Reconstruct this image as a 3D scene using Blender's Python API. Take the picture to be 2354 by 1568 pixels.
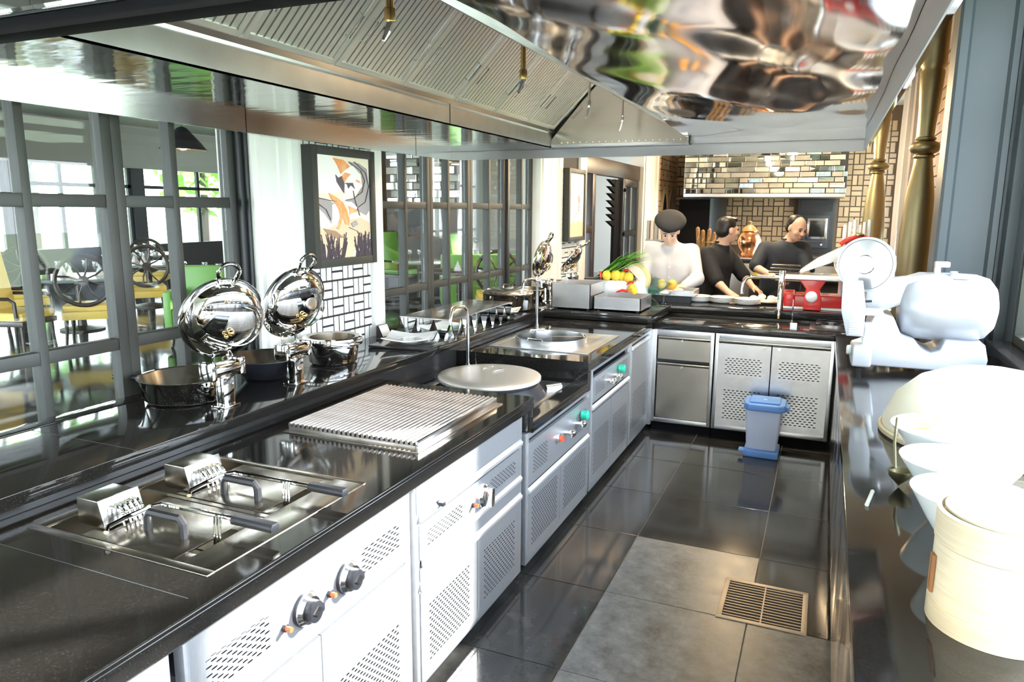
import bpy, bmesh, math, random
import numpy as np
from mathutils import Vector, Matrix
for o in list(bpy.data.objects): bpy.data.objects.remove(o)
S = bpy.context.scene
COL = S.collection
PI = math.pi
R = random.Random(7)
# ------------------------------------------------------------------ camera
cam = bpy.data.cameras.new('camera'); cam_ob = bpy.data.objects.new('camera', cam); COL.objects.link(cam_ob)
cam.sensor_fit = 'HORIZONTAL'; cam.sensor_width = 36.0; cam.lens = 36.0 * 1660.72 / 2354.0
cam.clip_start = 0.03; cam.clip_end = 200
CAM_H = 1.69
yaw, pit, rol = 0.405976, 0.181059, 0.006737
fw = Vector((-math.sin(yaw) * math.cos(pit), math.cos(yaw) * math.cos(pit), -math.sin(pit)))
rt0 = Vector((math.cos(yaw), math.sin(yaw), 0)); up0 = rt0.cross(fw)
rt = rt0 * math.cos(rol) + up0 * math.sin(rol); up = up0 * math.cos(rol) - rt0 * math.sin(rol)
cm = Matrix((rt, up, -fw)).transposed().to_4x4(); cm.translation = (0, 0, CAM_H)
cam_ob.matrix_world = cm
S.camera = cam_ob
# ------------------------------------------------------------------ sky, sun, exposure
W = bpy.data.worlds.new('sky'); S.world = W; W.use_nodes = True
wn = W.node_tree.nodes; wl = W.node_tree.links
wn.clear()
wo = wn.new('ShaderNodeOutputWorld'); bg = wn.new('ShaderNodeBackground')
tc = wn.new('ShaderNodeTexCoord'); sx = wn.new('ShaderNodeSeparateXYZ'); cr = wn.new('ShaderNodeValToRGB')
wl.new(tc.outputs['Generated'], sx.inputs[0]); wl.new(sx.outputs['Z'], cr.inputs[0])
cr.color_ramp.elements[0].position = 0.0; cr.color_ramp.elements[0].color = (0.86, 0.93, 1.0, 1)
cr.color_ramp.elements[1].position = 0.6; cr.color_ramp.elements[1].color = (0.70, 0.83, 1.0, 1)
wl.new(cr.outputs[0], bg.inputs[0]); bg.inputs[1].default_value = 7.0
wl.new(bg.outputs[0], wo.inputs[0])
SUN_E = math.radians(25.2); SUN_A = math.radians(46)
sund = bpy.data.lights.new('sun', 'SUN'); sund.energy = 14.0; sund.angle = math.radians(1.0); sund.color = (1.0, 0.97, 0.9)
sun = bpy.data.objects.new('sun', sund); COL.objects.link(sun)
tos = Vector((math.cos(SUN_E) * math.cos(SUN_A), math.cos(SUN_E) * math.sin(SUN_A), math.sin(SUN_E)))
sun.rotation_euler = tos.to_track_quat('Z', 'Y').to_euler(); sun.location = (12, 12, 9)
def portal(name, loc, sxx, syy, direction):
    l = bpy.data.lights.new(name, 'AREA'); l.shape = 'RECTANGLE'; l.size = sxx; l.size_y = syy
    o = bpy.data.objects.new(name, l); COL.objects.link(o); o.location = loc
    o.rotation_euler = Vector(direction).to_track_quat('-Z', 'Z').to_euler(); l.cycles.is_portal = True
portal('window_portal', (1.12, 1.5, 2.0), 6.4, 2.2, (-1, 0, 0))
portal('hall_portal', (-15.6, 8.0, 1.9), 30.0, 3.0, (1, 0, 0))
portal('rear_portal', (1.12, 11.25, 1.8), 2.9, 2.5, (-1, 0, 0))
S.view_settings.view_transform = 'Standard'; S.view_settings.look = 'None'
S.view_settings.exposure = 1.25; S.view_settings.gamma = 1.0; S.view_settings.use_curve_mapping = False
S.cycles.max_bounces = 8; S.cycles.diffuse_bounces = 4; S.cycles.glossy_bounces = 5; S.cycles.transparent_max_bounces = 16
S.cycles.transmission_bounces = 6; S.cycles.sample_clamp_indirect = 8.0; S.cycles.caustics_reflective = True

# ------------------------------------------------------------------ materials
MATS = {}
def newmat(name):
    m = bpy.data.materials.new(name); m.use_nodes = True; MATS[name] = m
    return m, m.node_tree.nodes, m.node_tree.links, m.node_tree.nodes['Principled BSDF']
def pbr(name, col, rough=0.5, metal=0.0, spec=0.5, noise=None, bump=None, coat=0.0, emit=None, stretch=None, rnoise=0.0, trans=0.0, rand=0.0):
    m, n, l, b = newmat(name)
    b.inputs['Base Color'].default_value = (*col, 1); b.inputs['Roughness'].default_value = rough
    b.inputs['Metallic'].default_value = metal; b.inputs['Specular IOR Level'].default_value = spec
    b.inputs['Coat Weight'].default_value = coat
    if trans: b.inputs['Transmission Weight'].default_value = trans
    if emit:
        b.inputs['Emission Color'].default_value = (*emit[0], 1); b.inputs['Emission Strength'].default_value = emit[1]
    if noise or bump or rnoise or rand:
        t = n.new('ShaderNodeTexCoord'); mp = n.new('ShaderNodeMapping'); l.new(t.outputs['Object'], mp.inputs[0])
        if stretch: mp.inputs['Scale'].default_value = stretch
        out = None
        if noise:                                   # (scale, detail, colour2, lo, hi)
            nz = n.new('ShaderNodeTexNoise'); l.new(mp.outputs[0], nz.inputs['Vector'])
            nz.inputs['Scale'].default_value = noise[0]; nz.inputs['Detail'].default_value = noise[1]
            r = n.new('ShaderNodeValToRGB'); l.new(nz.outputs['Fac'], r.inputs[0])
            r.color_ramp.elements[0].position = noise[3]; r.color_ramp.elements[1].position = noise[4]
            r.color_ramp.elements[0].color = (*col, 1); r.color_ramp.elements[1].color = (*noise[2], 1)
            out = r.outputs[0]
        if rand:
            oi = n.new('ShaderNodeObjectInfo'); h = n.new('ShaderNodeHueSaturation')
            mr = n.new('ShaderNodeMapRange'); l.new(oi.outputs['Random'], mr.inputs[0])
            mr.inputs[3].default_value = 1 - rand; mr.inputs[4].default_value = 1 + rand
            l.new(mr.outputs[0], h.inputs['Value'])
            if out: l.new(out, h.inputs['Color'])
            else: h.inputs['Color'].default_value = (*col, 1)
            out = h.outputs[0]
        if out: l.new(out, b.inputs['Base Color'])
        if bump:                                    # (scale, strength, distance)
            nz2 = n.new('ShaderNodeTexNoise'); l.new(mp.outputs[0], nz2.inputs['Vector'])
            nz2.inputs['Scale'].default_value = bump[0]; nz2.inputs['Detail'].default_value = 2
            bp = n.new('ShaderNodeBump'); bp.inputs['Strength'].default_value = bump[1]; bp.inputs['Distance'].default_value = bump[2]
            l.new(nz2.outputs['Fac'], bp.inputs['Height']); l.new(bp.outputs[0], b.inputs['Normal'])
        if rnoise:
            nz3 = n.new('ShaderNodeTexNoise'); l.new(mp.outputs[0], nz3.inputs['Vector']); nz3.inputs['Scale'].default_value = 6; nz3.inputs['Detail'].default_value = 4
            mr2 = n.new('ShaderNodeMapRange'); l.new(nz3.outputs['Fac'], mr2.inputs[0]); mr2.inputs[3].default_value = max(0.01, rough - rnoise); mr2.inputs[4].default_value = rough + rnoise
            l.new(mr2.outputs[0], b.inputs['Roughness'])
    return m
pbr('steel', (.70, .70, .71), .30, 1.0, rnoise=.06, noise=(9, 6, (.62, .62, .64), .35, .7))
pbr('steel_face', (.62, .63, .655), .40, .82, stretch=(1, 14, 1), rnoise=.05, noise=(30, 3, (.56, .57, .60), .3, .7))
pbr('rail_steel', (.86, .86, .87), .34, .7)
pbr('lid_steel', (.86, .80, .73), .36, .75, rnoise=.05)
pbr('steel_warm', (.50, .46, .40), .22, 1.0, rnoise=.07, bump=(3, .25, .004))
pbr('steel_bright', (.80, .80, .81), .16, 1.0, rnoise=.05, bump=(4, .12, .003))
pbr('steel_wavy', (.60, .59, .59), .07, 1.0, rnoise=.03)
pbr('steel_shaded', (.26, .26, .26), .30, 1.0, rnoise=.05)  # darker copy of the steel, with shade put into its colour
pbr('filter_steel', (.80, .79, .77), .34, .75)
pbr('cast_alu', (.44, .46, .50), .34, .3)
pbr('grout_light', (.30, .30, .29), .6)
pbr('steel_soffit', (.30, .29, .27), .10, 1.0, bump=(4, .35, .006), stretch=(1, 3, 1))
pbr('chrome', (.86, .85, .84), .04, 1.0)
pbr('mirror', (.88, .90, .88), .02, 1.0, rand=.06)
pbr('grate_iron', (.62, .58, .56), .38, 1.0, noise=(12, 4, (.42, .36, .33), .45, .75))
pbr('granite', (.012, .011, .010), .07, 0.0, .6, noise=(260, 2, (.035, .033, .03), .55, .8), rnoise=.03)
pbr('granite_edge', (.022, .021, .020), .16, 0.0, .6)
pbr('black_plastic', (.016, .017, .022), .38)
pbr('black_gap', (.006, .006, .007), .7, spec=.08)
pbr('dark_interior', (.055, .057, .065), .6)
pbr('rubber_dark', (.03, .03, .035), .5)
pbr('frame_grey', (.036, .038, .033), .48, rnoise=.05)
pbr('pier_grey', (.046, .056, .067), .42, noise=(2, 2, (.062, .074, .087), .3, .7), stretch=(1, 1, .2))
pbr('frame_dark', (.016, .017, .019), .4)
pbr('paint_white', (.84, .85, .80), .38)
pbr('plaster', (.66, .65, .60), .6)
pbr('tile_white', (.86, .87, .85), .16, rand=.04)
pbr('tile_cream', (.44, .29, .165), .3, rand=.16)
pbr('grout_black', (.018, .018, .017), .7)
pbr('grout_brown', (.10, .062, .033), .7)
pbr('ceramic', (.90, .91, .90), .10, coat=.3)
pbr('ceramic_pale', (.74, .80, .80), .18)
pbr('brass', (.34, .30, .18), .42, 1.0)
pbr('brass_lamp', (.70, .48, .20), .18, 1.0)
pbr('copper', (.80, .40, .22), .2, 1.0)
pbr('bin_blue', (.16, .35, .78), .35)
pbr('bin_body', (.60, .66, .86), .42)
pbr('signal_red', (.85, .10, .03), .35)
pbr('valve_green', (.02, .50, .33), .3)
pbr('red_enamel', (.66, .03, .03), .18, coat=.5)
pbr('bamboo', (.80, .70, .50), .5, noise=(5, 3, (.70, .58, .38), .3, .75), stretch=(1, 1, 40), bump=(60, .15, .002))
pbr('bamboo_tie', (.35, .16, .06), .6)
pbr('woven', (.86, .80, .64), .6, bump=(120, .5, .003))
pbr('lemon', (.92, .66, .06), .4, bump=(80, .15, .002))
pbr('orange', (.93, .42, .05), .45, bump=(90, .2, .002))
pbr('chili', (.62, .03, .02), .25)
pbr('leaf', (.36, .72, .12), .5, noise=(20, 3, (.52, .82, .26), .3, .7))
pbr('leaf_dark', (.16, .46, .07), .5, noise=(9, 3, (.26, .58, .12), .3, .7))
pbr('tree_leaf', (.22, .50, .07), .6, noise=(3, 3, (.38, .66, .14), .3, .7), rand=.2)
pbr('melon', (.62, .52, .22), .5)
pbr('melon_flesh', (.93, .72, .58), .5)
pbr('white_veg', (.86, .84, .74), .5)
pbr('noodle', (.88, .72, .42), .5)
pbr('skin', (.70, .44, .31), .5)
pbr('skin_light', (.78, .52, .39), .5)
pbr('hair', (.014, .012, .012), .42)
pbr('cloth_white', (.62, .60, .60), .75, bump=(16, .25, .01))
pbr('cloth_black', (.011, .012, .015), .8, bump=(16, .25, .01))
pbr('cloth_navy', (.030, .042, .062), .75, bump=(16, .25, .01))
pbr('cloth_grey', (.12, .12, .13), .8)
pbr('cloth_red', (.55, .06, .05), .8)
pbr('yellow_leather', (.80, .56, .12), .4)
pbr('green_leather', (.15, .36, .06), .35)
pbr('dark_wood', (.035, .024, .018), .35)
pbr('mid_wood', (.42, .24, .10), .45, noise=(4, 4, (.30, .16, .06), .3, .7), stretch=(1, 8, 1))
pbr('hall_floor', (.030, .032, .034), .09, 0, .5, rnoise=.04)
pbr('hall_wall', (.36, .35, .32), .6)
pbr('table_glass', (.25, .30, .29), .06, 0, .6)
pbr('lamp_glow', (1, .8, .5), .5, emit=((1.0, .66, .30), 14.0))
pbr('tube_glow', (1, .9, .7), .5, emit=((1.0, .70, .38), 10.0))
pbr('paper_card', (.86, .80, .70), .6)
pbr('canvas', (.93, .78, .50), .6, noise=(2.2, 5, (.98, .93, .84), .35, .62), stretch=(1, 1, .8))
pbr('canvas_pale', (.93, .90, .84), .6, noise=(2.5, 4, (.80, .66, .52), .5, .8))
pbr('ink_orange', (.88, .34, .12), .6, noise=(24, 2, (.95, .50, .24), .4, .7))
pbr('ink_white', (.97, .94, .90), .6)
pbr('ink_dark', (.13, .10, .12), .6)
pbr('ink_grey', (.42, .38, .37), .6)
pbr('ink_brown', (.40, .25, .16), .6)
pbr('ink_tan', (.78, .60, .40), .6)
pbr('drain_metal', (.55, .45, .34), .45, .5)
pbr('drain_shade', (.028, .018, .012), .7)
pbr('lawn', (.20, .27, .15), .8)
pbr('paving', (.62, .60, .56), .7)
# floor stone: dark polished granite, some tiles duller and paler
m, n, l, b = newmat('floor_stone')
oi = n.new('ShaderNodeObjectInfo'); t = n.new('ShaderNodeTexCoord')
n1 = n.new('ShaderNodeTexNoise'); n1.inputs['Scale'].default_value = 6; n1.inputs['Detail'].default_value = 8; n1.inputs['Roughness'].default_value = .7
l.new(t.outputs['Object'], n1.inputs['Vector'])
r = n.new('ShaderNodeValToRGB'); l.new(n1.outputs['Fac'], r.inputs[0])
r.color_ramp.elements[0].color = (.014, .014, .014, 1); r.color_ramp.elements[1].color = (.046, .044, .040, 1)
r.color_ramp.elements[0].position = .35; r.color_ramp.elements[1].position = .72
l.new(r.outputs[0], b.inputs['Base Color']); b.inputs['Roughness'].default_value = .11; b.inputs['Specular IOR Level'].default_value = .5
m, n, l, b = newmat('floor_stone_worn')
t = n.new('ShaderNodeTexCoord'); n1 = n.new('ShaderNodeTexNoise'); n1.inputs['Scale'].default_value = 9; n1.inputs['Detail'].default_value = 12; n1.inputs['Roughness'].default_value = .75
l.new(t.outputs['Object'], n1.inputs['Vector']); r = n.new('ShaderNodeValToRGB'); l.new(n1.outputs['Fac'], r.inputs[0])
r.color_ramp.elements[0].color = (.035, .035, .034, 1); r.color_ramp.elements[1].color = (.25, .25, .24, 1)
r.color_ramp.elements[0].position = .3; r.color_ramp.elements[1].position = .75
l.new(r.outputs[0], b.inputs['Base Color']); b.inputs['Roughness'].default_value = .30
mr = n.new('ShaderNodeMapRange'); l.new(n1.outputs['Fac'], mr.inputs[0]); mr.inputs[3].default_value = .16; mr.inputs[4].default_value = .5; l.new(mr.outputs[0], b.inputs['Roughness'])
# panes: thin clear sheet, reflecting by angle
def thin_glass(name, tint, add=0.0):
    m = bpy.data.materials.new(name); m.use_nodes = True; MATS[name] = m
    n = m.node_tree.nodes; l = m.node_tree.links; n.clear()
    o = n.new('ShaderNodeOutputMaterial'); mx = n.new('ShaderNodeMixShader'); tr = n.new('ShaderNodeBsdfTransparent'); gl = n.new('ShaderNodeBsdfGlossy')
    gl.inputs['Roughness'].default_value = .01; tr.inputs[0].default_value = (*tint, 1)
    ge = n.new('ShaderNodeNewGeometry'); dt = n.new('ShaderNodeVectorMath'); dt.operation = 'DOT_PRODUCT'
    l.new(ge.outputs['Normal'], dt.inputs[0]); l.new(ge.outputs['Incoming'], dt.inputs[1])
    def mth(op, a_, b_):
        q = n.new('ShaderNodeMath'); q.operation = op
        for i_, x_ in enumerate((a_, b_)):
            if x_ is None: continue
            if isinstance(x_, float): q.inputs[i_].default_value = x_
            else: l.new(x_, q.inputs[i_])
        return q.outputs[0]
    sch = mth('POWER', mth('SUBTRACT', 1.0, mth('ABSOLUTE', dt.outputs['Value'], None)), 5.0)
    class ad: outputs = [mth('ADD', mth('MULTIPLY', sch, .90), .03 + add)]
    l.new(ad.outputs[0], mx.inputs[0]); l.new(tr.outputs[0], mx.inputs[1]); l.new(gl.outputs[0], mx.inputs[2]); l.new(mx.outputs[0], o.inputs[0])
thin_glass('pane_glass', (.93, .96, .94)); thin_glass('teal_glass', (.72, .93, .92), .10); thin_glass('clear_glass', (.95, .97, .97), .05)
thin_glass('window_glass', (.97, .98, .98))

# ------------------------------------------------------------------ builders
LOC = {}
class MB:
    def __init__(s): s.v = []; s.f = []
    def add(s, vs, fs):
        k = len(s.v); s.v += [tuple(p) for p in vs]; s.f += [tuple(i + k for i in q) for q in fs]; return s
    def box(s, x0, x1, y0, y1, z0, z1):
        if x0 > x1: x0, x1 = x1, x0
        if y0 > y1: y0, y1 = y1, y0
        if z0 > z1: z0, z1 = z1, z0
        return s.add([(x0, y0, z0), (x1, y0, z0), (x1, y1, z0), (x0, y1, z0), (x0, y0, z1), (x1, y0, z1), (x1, y1, z1), (x0, y1, z1)],
                     [(0, 3, 2, 1), (4, 5, 6, 7), (0, 1, 5, 4), (1, 2, 6, 5), (2, 3, 7, 6), (3, 0, 4, 7)])
    def quad(s, a, b, c, d): return s.add([a, b, c, d], [(0, 1, 2, 3)])
    def poly(s, pts): return s.add(pts, [tuple(range(len(pts)))])
    def prism(s, pts, axis, a, b):
        n = len(pts)
        def P(p, t):
            return {'x': (t, p[0], p[1]), 'y': (p[0], t, p[1]), 'z': (p[0], p[1], t)}[axis]
        vs = [P(p, a) for p in pts] + [P(p, b) for p in pts]
        return s.add(vs, [tuple(range(n - 1, -1, -1)), tuple(range(n, 2 * n))] + [(i, (i + 1) % n, n + (i + 1) % n, n + i) for i in range(n)])
    def lathe(s, prof, c=(0, 0, 0), n=32, axis=None, close=False):
        # profile of (radius, height); axis: direction of the height
        M = Matrix.Identity(3)
        if axis is not None: M = Vector((0, 0, 1)).rotation_difference(Vector(axis)).to_matrix()
        c = Vector(c); rings = []; vs = []; fs = []
        for (r, h) in prof:
            if r < 1e-6:
                rings.append([len(vs)]); vs.append(c + M @ Vector((0, 0, h)))
            else:
                rings.append(list(range(len(vs), len(vs) + n)))
                vs += [c + M @ Vector((r * math.cos(2 * PI * i / n), r * math.sin(2 * PI * i / n), h)) for i in range(n)]
        for a, b in zip(rings[:-1], rings[1:]):
            if len(a) == 1 and len(b) == 1: continue
            if len(a) == 1: fs += [(a[0], b[(i + 1) % n], b[i]) for i in range(n)][::1]
            elif len(b) == 1: fs += [(a[i], a[(i + 1) % n], b[0]) for i in range(n)]
            else: fs += [(a[i], a[(i + 1) % n], b[(i + 1) % n], b[i]) for i in range(n)]
        return s.add(vs, fs)
    def cyl(s, c, r, h, n=20, axis=(0, 0, 1), r2=None):
        r2 = r if r2 is None else r2
        return s.lathe([(0, 0), (r, 0), (r2, h), (0, h)], c, n, axis)
    def tube(s, pts, r, n=8, cap=True):
        pts = [Vector(p) for p in pts]; rs = r if isinstance(r, (list, tuple)) else [r] * len(pts)
        vs = []; fs = []; prev = None
        for i, p in enumerate(pts):
            d = (pts[min(i + 1, len(pts) - 1)] - pts[max(i - 1, 0)]).normalized()
            if prev is None:
                a = Vector((0, 0, 1)) if abs(d.z) < .9 else Vector((1, 0, 0)); u = d.cross(a).normalized()
            else:
                u = (prev - d * prev.dot(d)).normalized()
            prev = u; w = d.cross(u)
            vs += [p + (u * math.cos(2 * PI * k / n) + w * math.sin(2 * PI * k / n)) * rs[i] for k in range(n)]
        m = len(pts)
        for i in range(m - 1):
            for k in range(n):
                fs.append((i * n + k, i * n + (k + 1) % n, (i + 1) * n + (k + 1) % n, (i + 1) * n + k))
        if cap: fs += [tuple(range(n - 1, -1, -1)), tuple(range((m - 1) * n, m * n))]
        return s.add(vs, fs)
    def sphere(s, c, r, n=16, m=10, sc=(1, 1, 1)):
        prof = [(math.sin(PI * i / m), -math.cos(PI * i / m)) for i in range(m + 1)]
        k = len(s.v); s.lathe([(max(0, a) if 0 < i < m else 0, b) for i, (a, b) in enumerate(prof)], (0, 0, 0), n)
        s.v[k:] = [(c[0] + p[0] * r * sc[0], c[1] + p[1] * r * sc[1], c[2] + p[2] * r * sc[2]) for p in s.v[k:]]
        return s
    def xf(s, M, k=0):
        s.v[k:] = [tuple(M @ Vector(p)) for p in s.v[k:]]; return s
    def perf(s, o, U, V, w, h, nx, ny, hw=.55, hh=.38, n=8):
        # sheet with nx x ny staggered oval holes, o = corner, U, V unit vectors
        o = Vector(o); U = Vector(U); V = Vector(V); cw = w / nx; ch = h / ny
        def P(a, b): return o + U * a + V * b
        for j in range(ny):
            off = 0 if j % 2 == 0 else cw / 2
            if off:
                s.quad(P(0, j * ch), P(off, j * ch), P(off, (j + 1) * ch), P(0, (j + 1) * ch))
                s.quad(P(w - off, j * ch), P(w, j * ch), P(w, (j + 1) * ch), P(w - off, (j + 1) * ch))
            for i in range(nx - (1 if off else 0)):
                x = off + i * cw; y = j * ch; cx = x + cw / 2; cy = y + ch / 2
                outer = [(x, y), (cx, y), (x + cw, y), (x + cw, cy), (x + cw, y + ch), (cx, y + ch), (x, y + ch), (x, cy)]
                a = cw * hw / 2; bb = ch * hh / 2
                inner = [(cx - a * .8, cy - bb * .8), (cx, cy - bb), (cx + a * .8, cy - bb * .8), (cx + a, cy), (cx + a * .8, cy + bb * .8), (cx, cy + bb), (cx - a * .8, cy + bb * .8), (cx - a, cy)]
                s.add([P(*p) for p in outer] + [P(*p) for p in inner], [(k, (k + 1) % 8, 8 + (k + 1) % 8, 8 + k) for k in range(8)])
        return s
    def mesh(s, name, off=(0, 0, 0)):
        me = bpy.data.meshes.new(name)
        if any(off): s.v = [(p[0] - off[0], p[1] - off[1], p[2] - off[2]) for p in s.v]
        me.from_pydata([tuple(p) for p in s.v], [], s.f); me.validate(); me.update(); return me
    def build(s, name, mat, parent=None, bevel=0.0, seg=2, smooth=35, local=False, loc=None):
        off = (0, 0, 0)
        if parent is not None and not local: off = LOC.get(parent.name, (0, 0, 0))
        if parent is None and loc is not None: off = loc
        me = s.mesh(name, off)
        bm = bmesh.new(); bm.from_mesh(me)
        bmesh.ops.recalc_face_normals(bm, faces=bm.faces)
        if bevel:
            es = [e for e in bm.edges if len(e.link_faces) == 2 and e.calc_face_angle(0) > .6]
            bmesh.ops.bevel(bm, geom=es, offset=bevel, segments=seg, affect='EDGES', profile=.6)
        bm.to_mesh(me); bm.free()
        if smooth:
            me.shade_smooth(); me.set_sharp_from_angle(angle=math.radians(smooth))
        o = bpy.data.objects.new(name, me); COL.objects.link(o)
        me.materials.append(MATS[mat])
        if parent is not None:
            o.parent = parent
            LOC[o.name] = LOC.get(parent.name, (0, 0, 0))
        else:
            if loc is not None: o.location = loc
            LOC[o.name] = tuple(loc) if loc is not None else (0, 0, 0)
        return o
def tag(o, label, cat=None, group=None, kind=None):
    o['label'] = label
    if cat: o['category'] = cat
    if group: o['group'] = group
    if kind: o['kind'] = kind
    return o
def thing(name, label, cat, loc=(0, 0, 0), group=None, rotz=0, kind=None):
    o = bpy.data.objects.new(name, None); COL.objects.link(o); o.location = loc; o.rotation_euler = (0, 0, rotz)
    o.empty_display_size = .05; LOC[o.name] = tuple(loc)
    return tag(o, label, cat, group, kind)
def struct(name, mb, mat, label, cat=None, **k):
    o = mb.build(name, mat, **k); return tag(o, label, cat or name.split('_')[0], kind='structure')
def piece(name, me, parent, loc, mat=None):
    o = bpy.data.objects.new(name, me); COL.objects.link(o); o.parent = parent
    p = LOC.get(parent.name, (0, 0, 0)); o.location = (loc[0] - p[0], loc[1] - p[1], loc[2] - p[2]); return o
def copy_tree(o, parent=None):
    c = o.copy(); COL.objects.link(c); c.parent = parent
    for ch in o.children: copy_tree(ch, c)
    return c
def shared(mb, name, mat, bevel=0.0, smooth=35):
    o = mb.build(name, mat, bevel=bevel, smooth=smooth); me = o.data; bpy.data.objects.remove(o); return me
def B(): return MB()
def arc(c, r, a0, a1, n, u, v):
    c = Vector(c); u = Vector(u); v = Vector(v)
    return [c + u * (r * math.cos(a0 + (a1 - a0) * i / n)) + v * (r * math.sin(a0 + (a1 - a0) * i / n)) for i in range(n + 1)]
# ================================================================== SETTING
XF = -1.15          # aisle edge of the left run
T = .612            # floor slab size
# floor slabs, each its own piece, over a dark bed
fl = struct('floor', B().box(-2.6, 1.2, -2.6, 13.1, -.12, -.006), 'grout_light', 'dark polished granite slab floor of the show kitchen')
def slab(w, d, mat, name='floor_tile'):
    return shared(B().box(0, w, 0, d, -.02, 0), name, mat, bevel=.0012, smooth=0)
worn = {(-.79, 2.31), (-.79, 2.922), (-.178, 2.31), (-.79, 1.698), (-.178, 1.698)}
cache = {}
xs = [-2.626 + k * T for k in range(7)]
for j in range(-8, 25):
    y = 2.31 + j * T
    if y > 13 or y < -2.6: continue
    for i, x in enumerate(xs):
        if x < -1.5 and y < 7.2: continue
        isw = any(abs(x - a) < .06 and abs(y - b_) < .06 for a, b_ in worn)
        key = 'w' if isw else 'n'
        if key not in cache: cache[key] = slab(T - .004, T - .004, 'floor_stone_worn' if isw else 'floor_stone')
        piece('floor_tile', cache[key], fl, (x, y, 0))
struct('ceiling', B().box(-2.6, 1.2, -2.6, 13.1, 3.3, 3.4), 'plaster', 'plain pale ceiling above the kitchen hood')

# ---------------- basket-weave tiles
def weave(parent, o, U, V, N, w, h, L, mat, g=.010, depth=.008, limit=300, name='tile', every=None):
    """two-brick basket-weave; tiles are pieces of parent, the overflow is one joined piece"""
    o = Vector(o); U = Vector(U).normalized(); V = Vector(V).normalized(); N = Vector(N).normalized()
    M = Matrix((U, V, N)).transposed(); out = []; rest = B()
    cells = []
    nu = int(math.ceil(w / L)); nv = int(math.ceil(h / L))
    for j in range(nv):
        for i in range(nu):
            for k in (0, 1):
                if (i + j) % 2 == 0: r = (i * L, j * L + k * L / 2, i * L + L, j * L + (k + 1) * L / 2)
                else: r = (i * L + k * L / 2, j * L, i * L + (k + 1) * L / 2, j * L + L)
                a0, b0, a1, b1 = r[0] + g / 2, r[1] + g / 2, min(r[2] - g / 2, w), min(r[3] - g / 2, h)
                if a1 - a0 < .012 or b1 - b0 < .012: continue
                if every and not every((a0 + a1) / 2, (b0 + b1) / 2): continue
                cells.append((a0, b0, a1, b1))
    if len(cells) > limit: cells.sort(key=lambda c: c[1], reverse=True)
    meshes = {}
    for q, (a0, b0, a1, b1) in enumerate(cells):
        d = depth
        if q < limit:
            key = (round(a1 - a0, 4), round(b1 - b0, 4))
            if key not in meshes:
                mb = B().box(0, a1 - a0, 0, b1 - b0, 0, d)
                mb.xf(M.to_4x4()); meshes[key] = shared(mb, name, mat, bevel=min(.002, L * .02), smooth=0)
            p = o + U * a0 + V * b0
            piece(name, meshes[key], parent, p)
        else:
            k = len(rest.v); rest.box(a0, a1, b0, b1, 0, d)
            rest.v[k:] = [tuple(o + U * p[0] + V * p[1] + N * p[2]) for p in rest.v[k:]]
    if rest.v:
        r_ = rest.build(name + 's_beyond', mat, parent, smooth=0); r_['kind'] = 'stuff'

# ---------------- wall_left: glazed doors, white pillars, tiled panels with paintings
XD = -2.60
wl_ = struct('wall_left', B().box(XD - .07, XD + .07, -2.6, 6.45, 2.52, 3.3).box(XD - .1, XD - .0, 2.70, 3.74, 0, 2.52)
             .box(XD - .1, XD - .0, 6.45, 7.78, 0, 3.3).box(XD - .1, XD + .1, 10.6, 13.1, 0, 3.3).box(XD - .1, XD + .1, 7.78, 10.6, 2.45, 3.3),
             'plaster', 'partition wall between the kitchen and the dining hall')
def door(n, y0, y1, label, cols=2, mat='frame_grey', rows=(.12, .62, 1.15, 1.715, 2.42), st=.045, mull=None):
    d = thing('door_%d' % n, label, 'door', (XD, (y0 + y1) / 2, 0), kind='structure')
    t = .028
    fr = B().box(XD - t, XD + t, y0, y0 + st, 0, 2.5).box(XD - t, XD + t, y1 - st, y1, 0, 2.5)
    fr.build('door_stile', mat, d, bevel=.004)
    ys = [y0 + st] + (mull or [y0 + st + (y1 - y0 - 2 * st) * k / cols for k in range(1, cols)]) + [y1 - st]
    for k in range(1, len(ys) - 1):
        B().box(XD - t, XD + t, ys[k] - .017, ys[k] + .017, .1, 2.45).build('glazing_bar', mat, d, bevel=.004)
    for z in rows:
        h = .03 if z not in (rows[0], rows[-1]) else .07
        B().box(XD - t * .9, XD + t * .9, y0 + st, y1 - st, z - h, z + h * (.6 if z in rows[1:-1] else 1)).build('door_rail', mat, d, bevel=.004)
    for k in range(len(ys) - 1):
        for z0, z1 in zip(rows[:-1], rows[1:]):
            B().box(XD - .003, XD + .003, ys[k] + .006, ys[k + 1] - .006, z0 + .02, z1 - .02).build('pane', 'pane_glass', d, smooth=0)
    return d
dl = 'dark grey glazed door leaf behind the serving ledge, '
door(1, -1.16, -.52, dl + 'outermost before the kitchen corner', mull=[-.84])
door(2, -.52, .12, dl + 'fourth from the white pillar', mull=[-.2])
door(3, .12, .76, dl + 'third before the wheel-back chair view', mull=[.44])
door(4, .76, 1.40, dl + 'left of the leaf showing the tall yellow chair', mull=[1.08])
door(5, 1.40, 2.04, dl + 'showing the tall yellow chair beyond', mull=[1.69])
door(6, 2.04, 2.68, dl + 'next to the fluted white pillar', mull=[2.33])
door(7, 3.78, 4.51, dl + 'just right of the crane painting', mull=[4.19])
door(8, 4.51, 5.14, dl + 'second right of the crane painting', mull=[4.79])
door(9, 5.14, 5.83, dl + 'third right of the crane painting', mull=[5.50])
door(10, 5.86, 6.45, dl + 'beside the far white pillar', mull=[6.20])
struct('trim_1', B().box(XD - .05, XD + .05, 5.825, 5.865, 0, 2.5), 'frame_dark', 'dark post between the two far glazed doors', bevel=.004)
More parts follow.
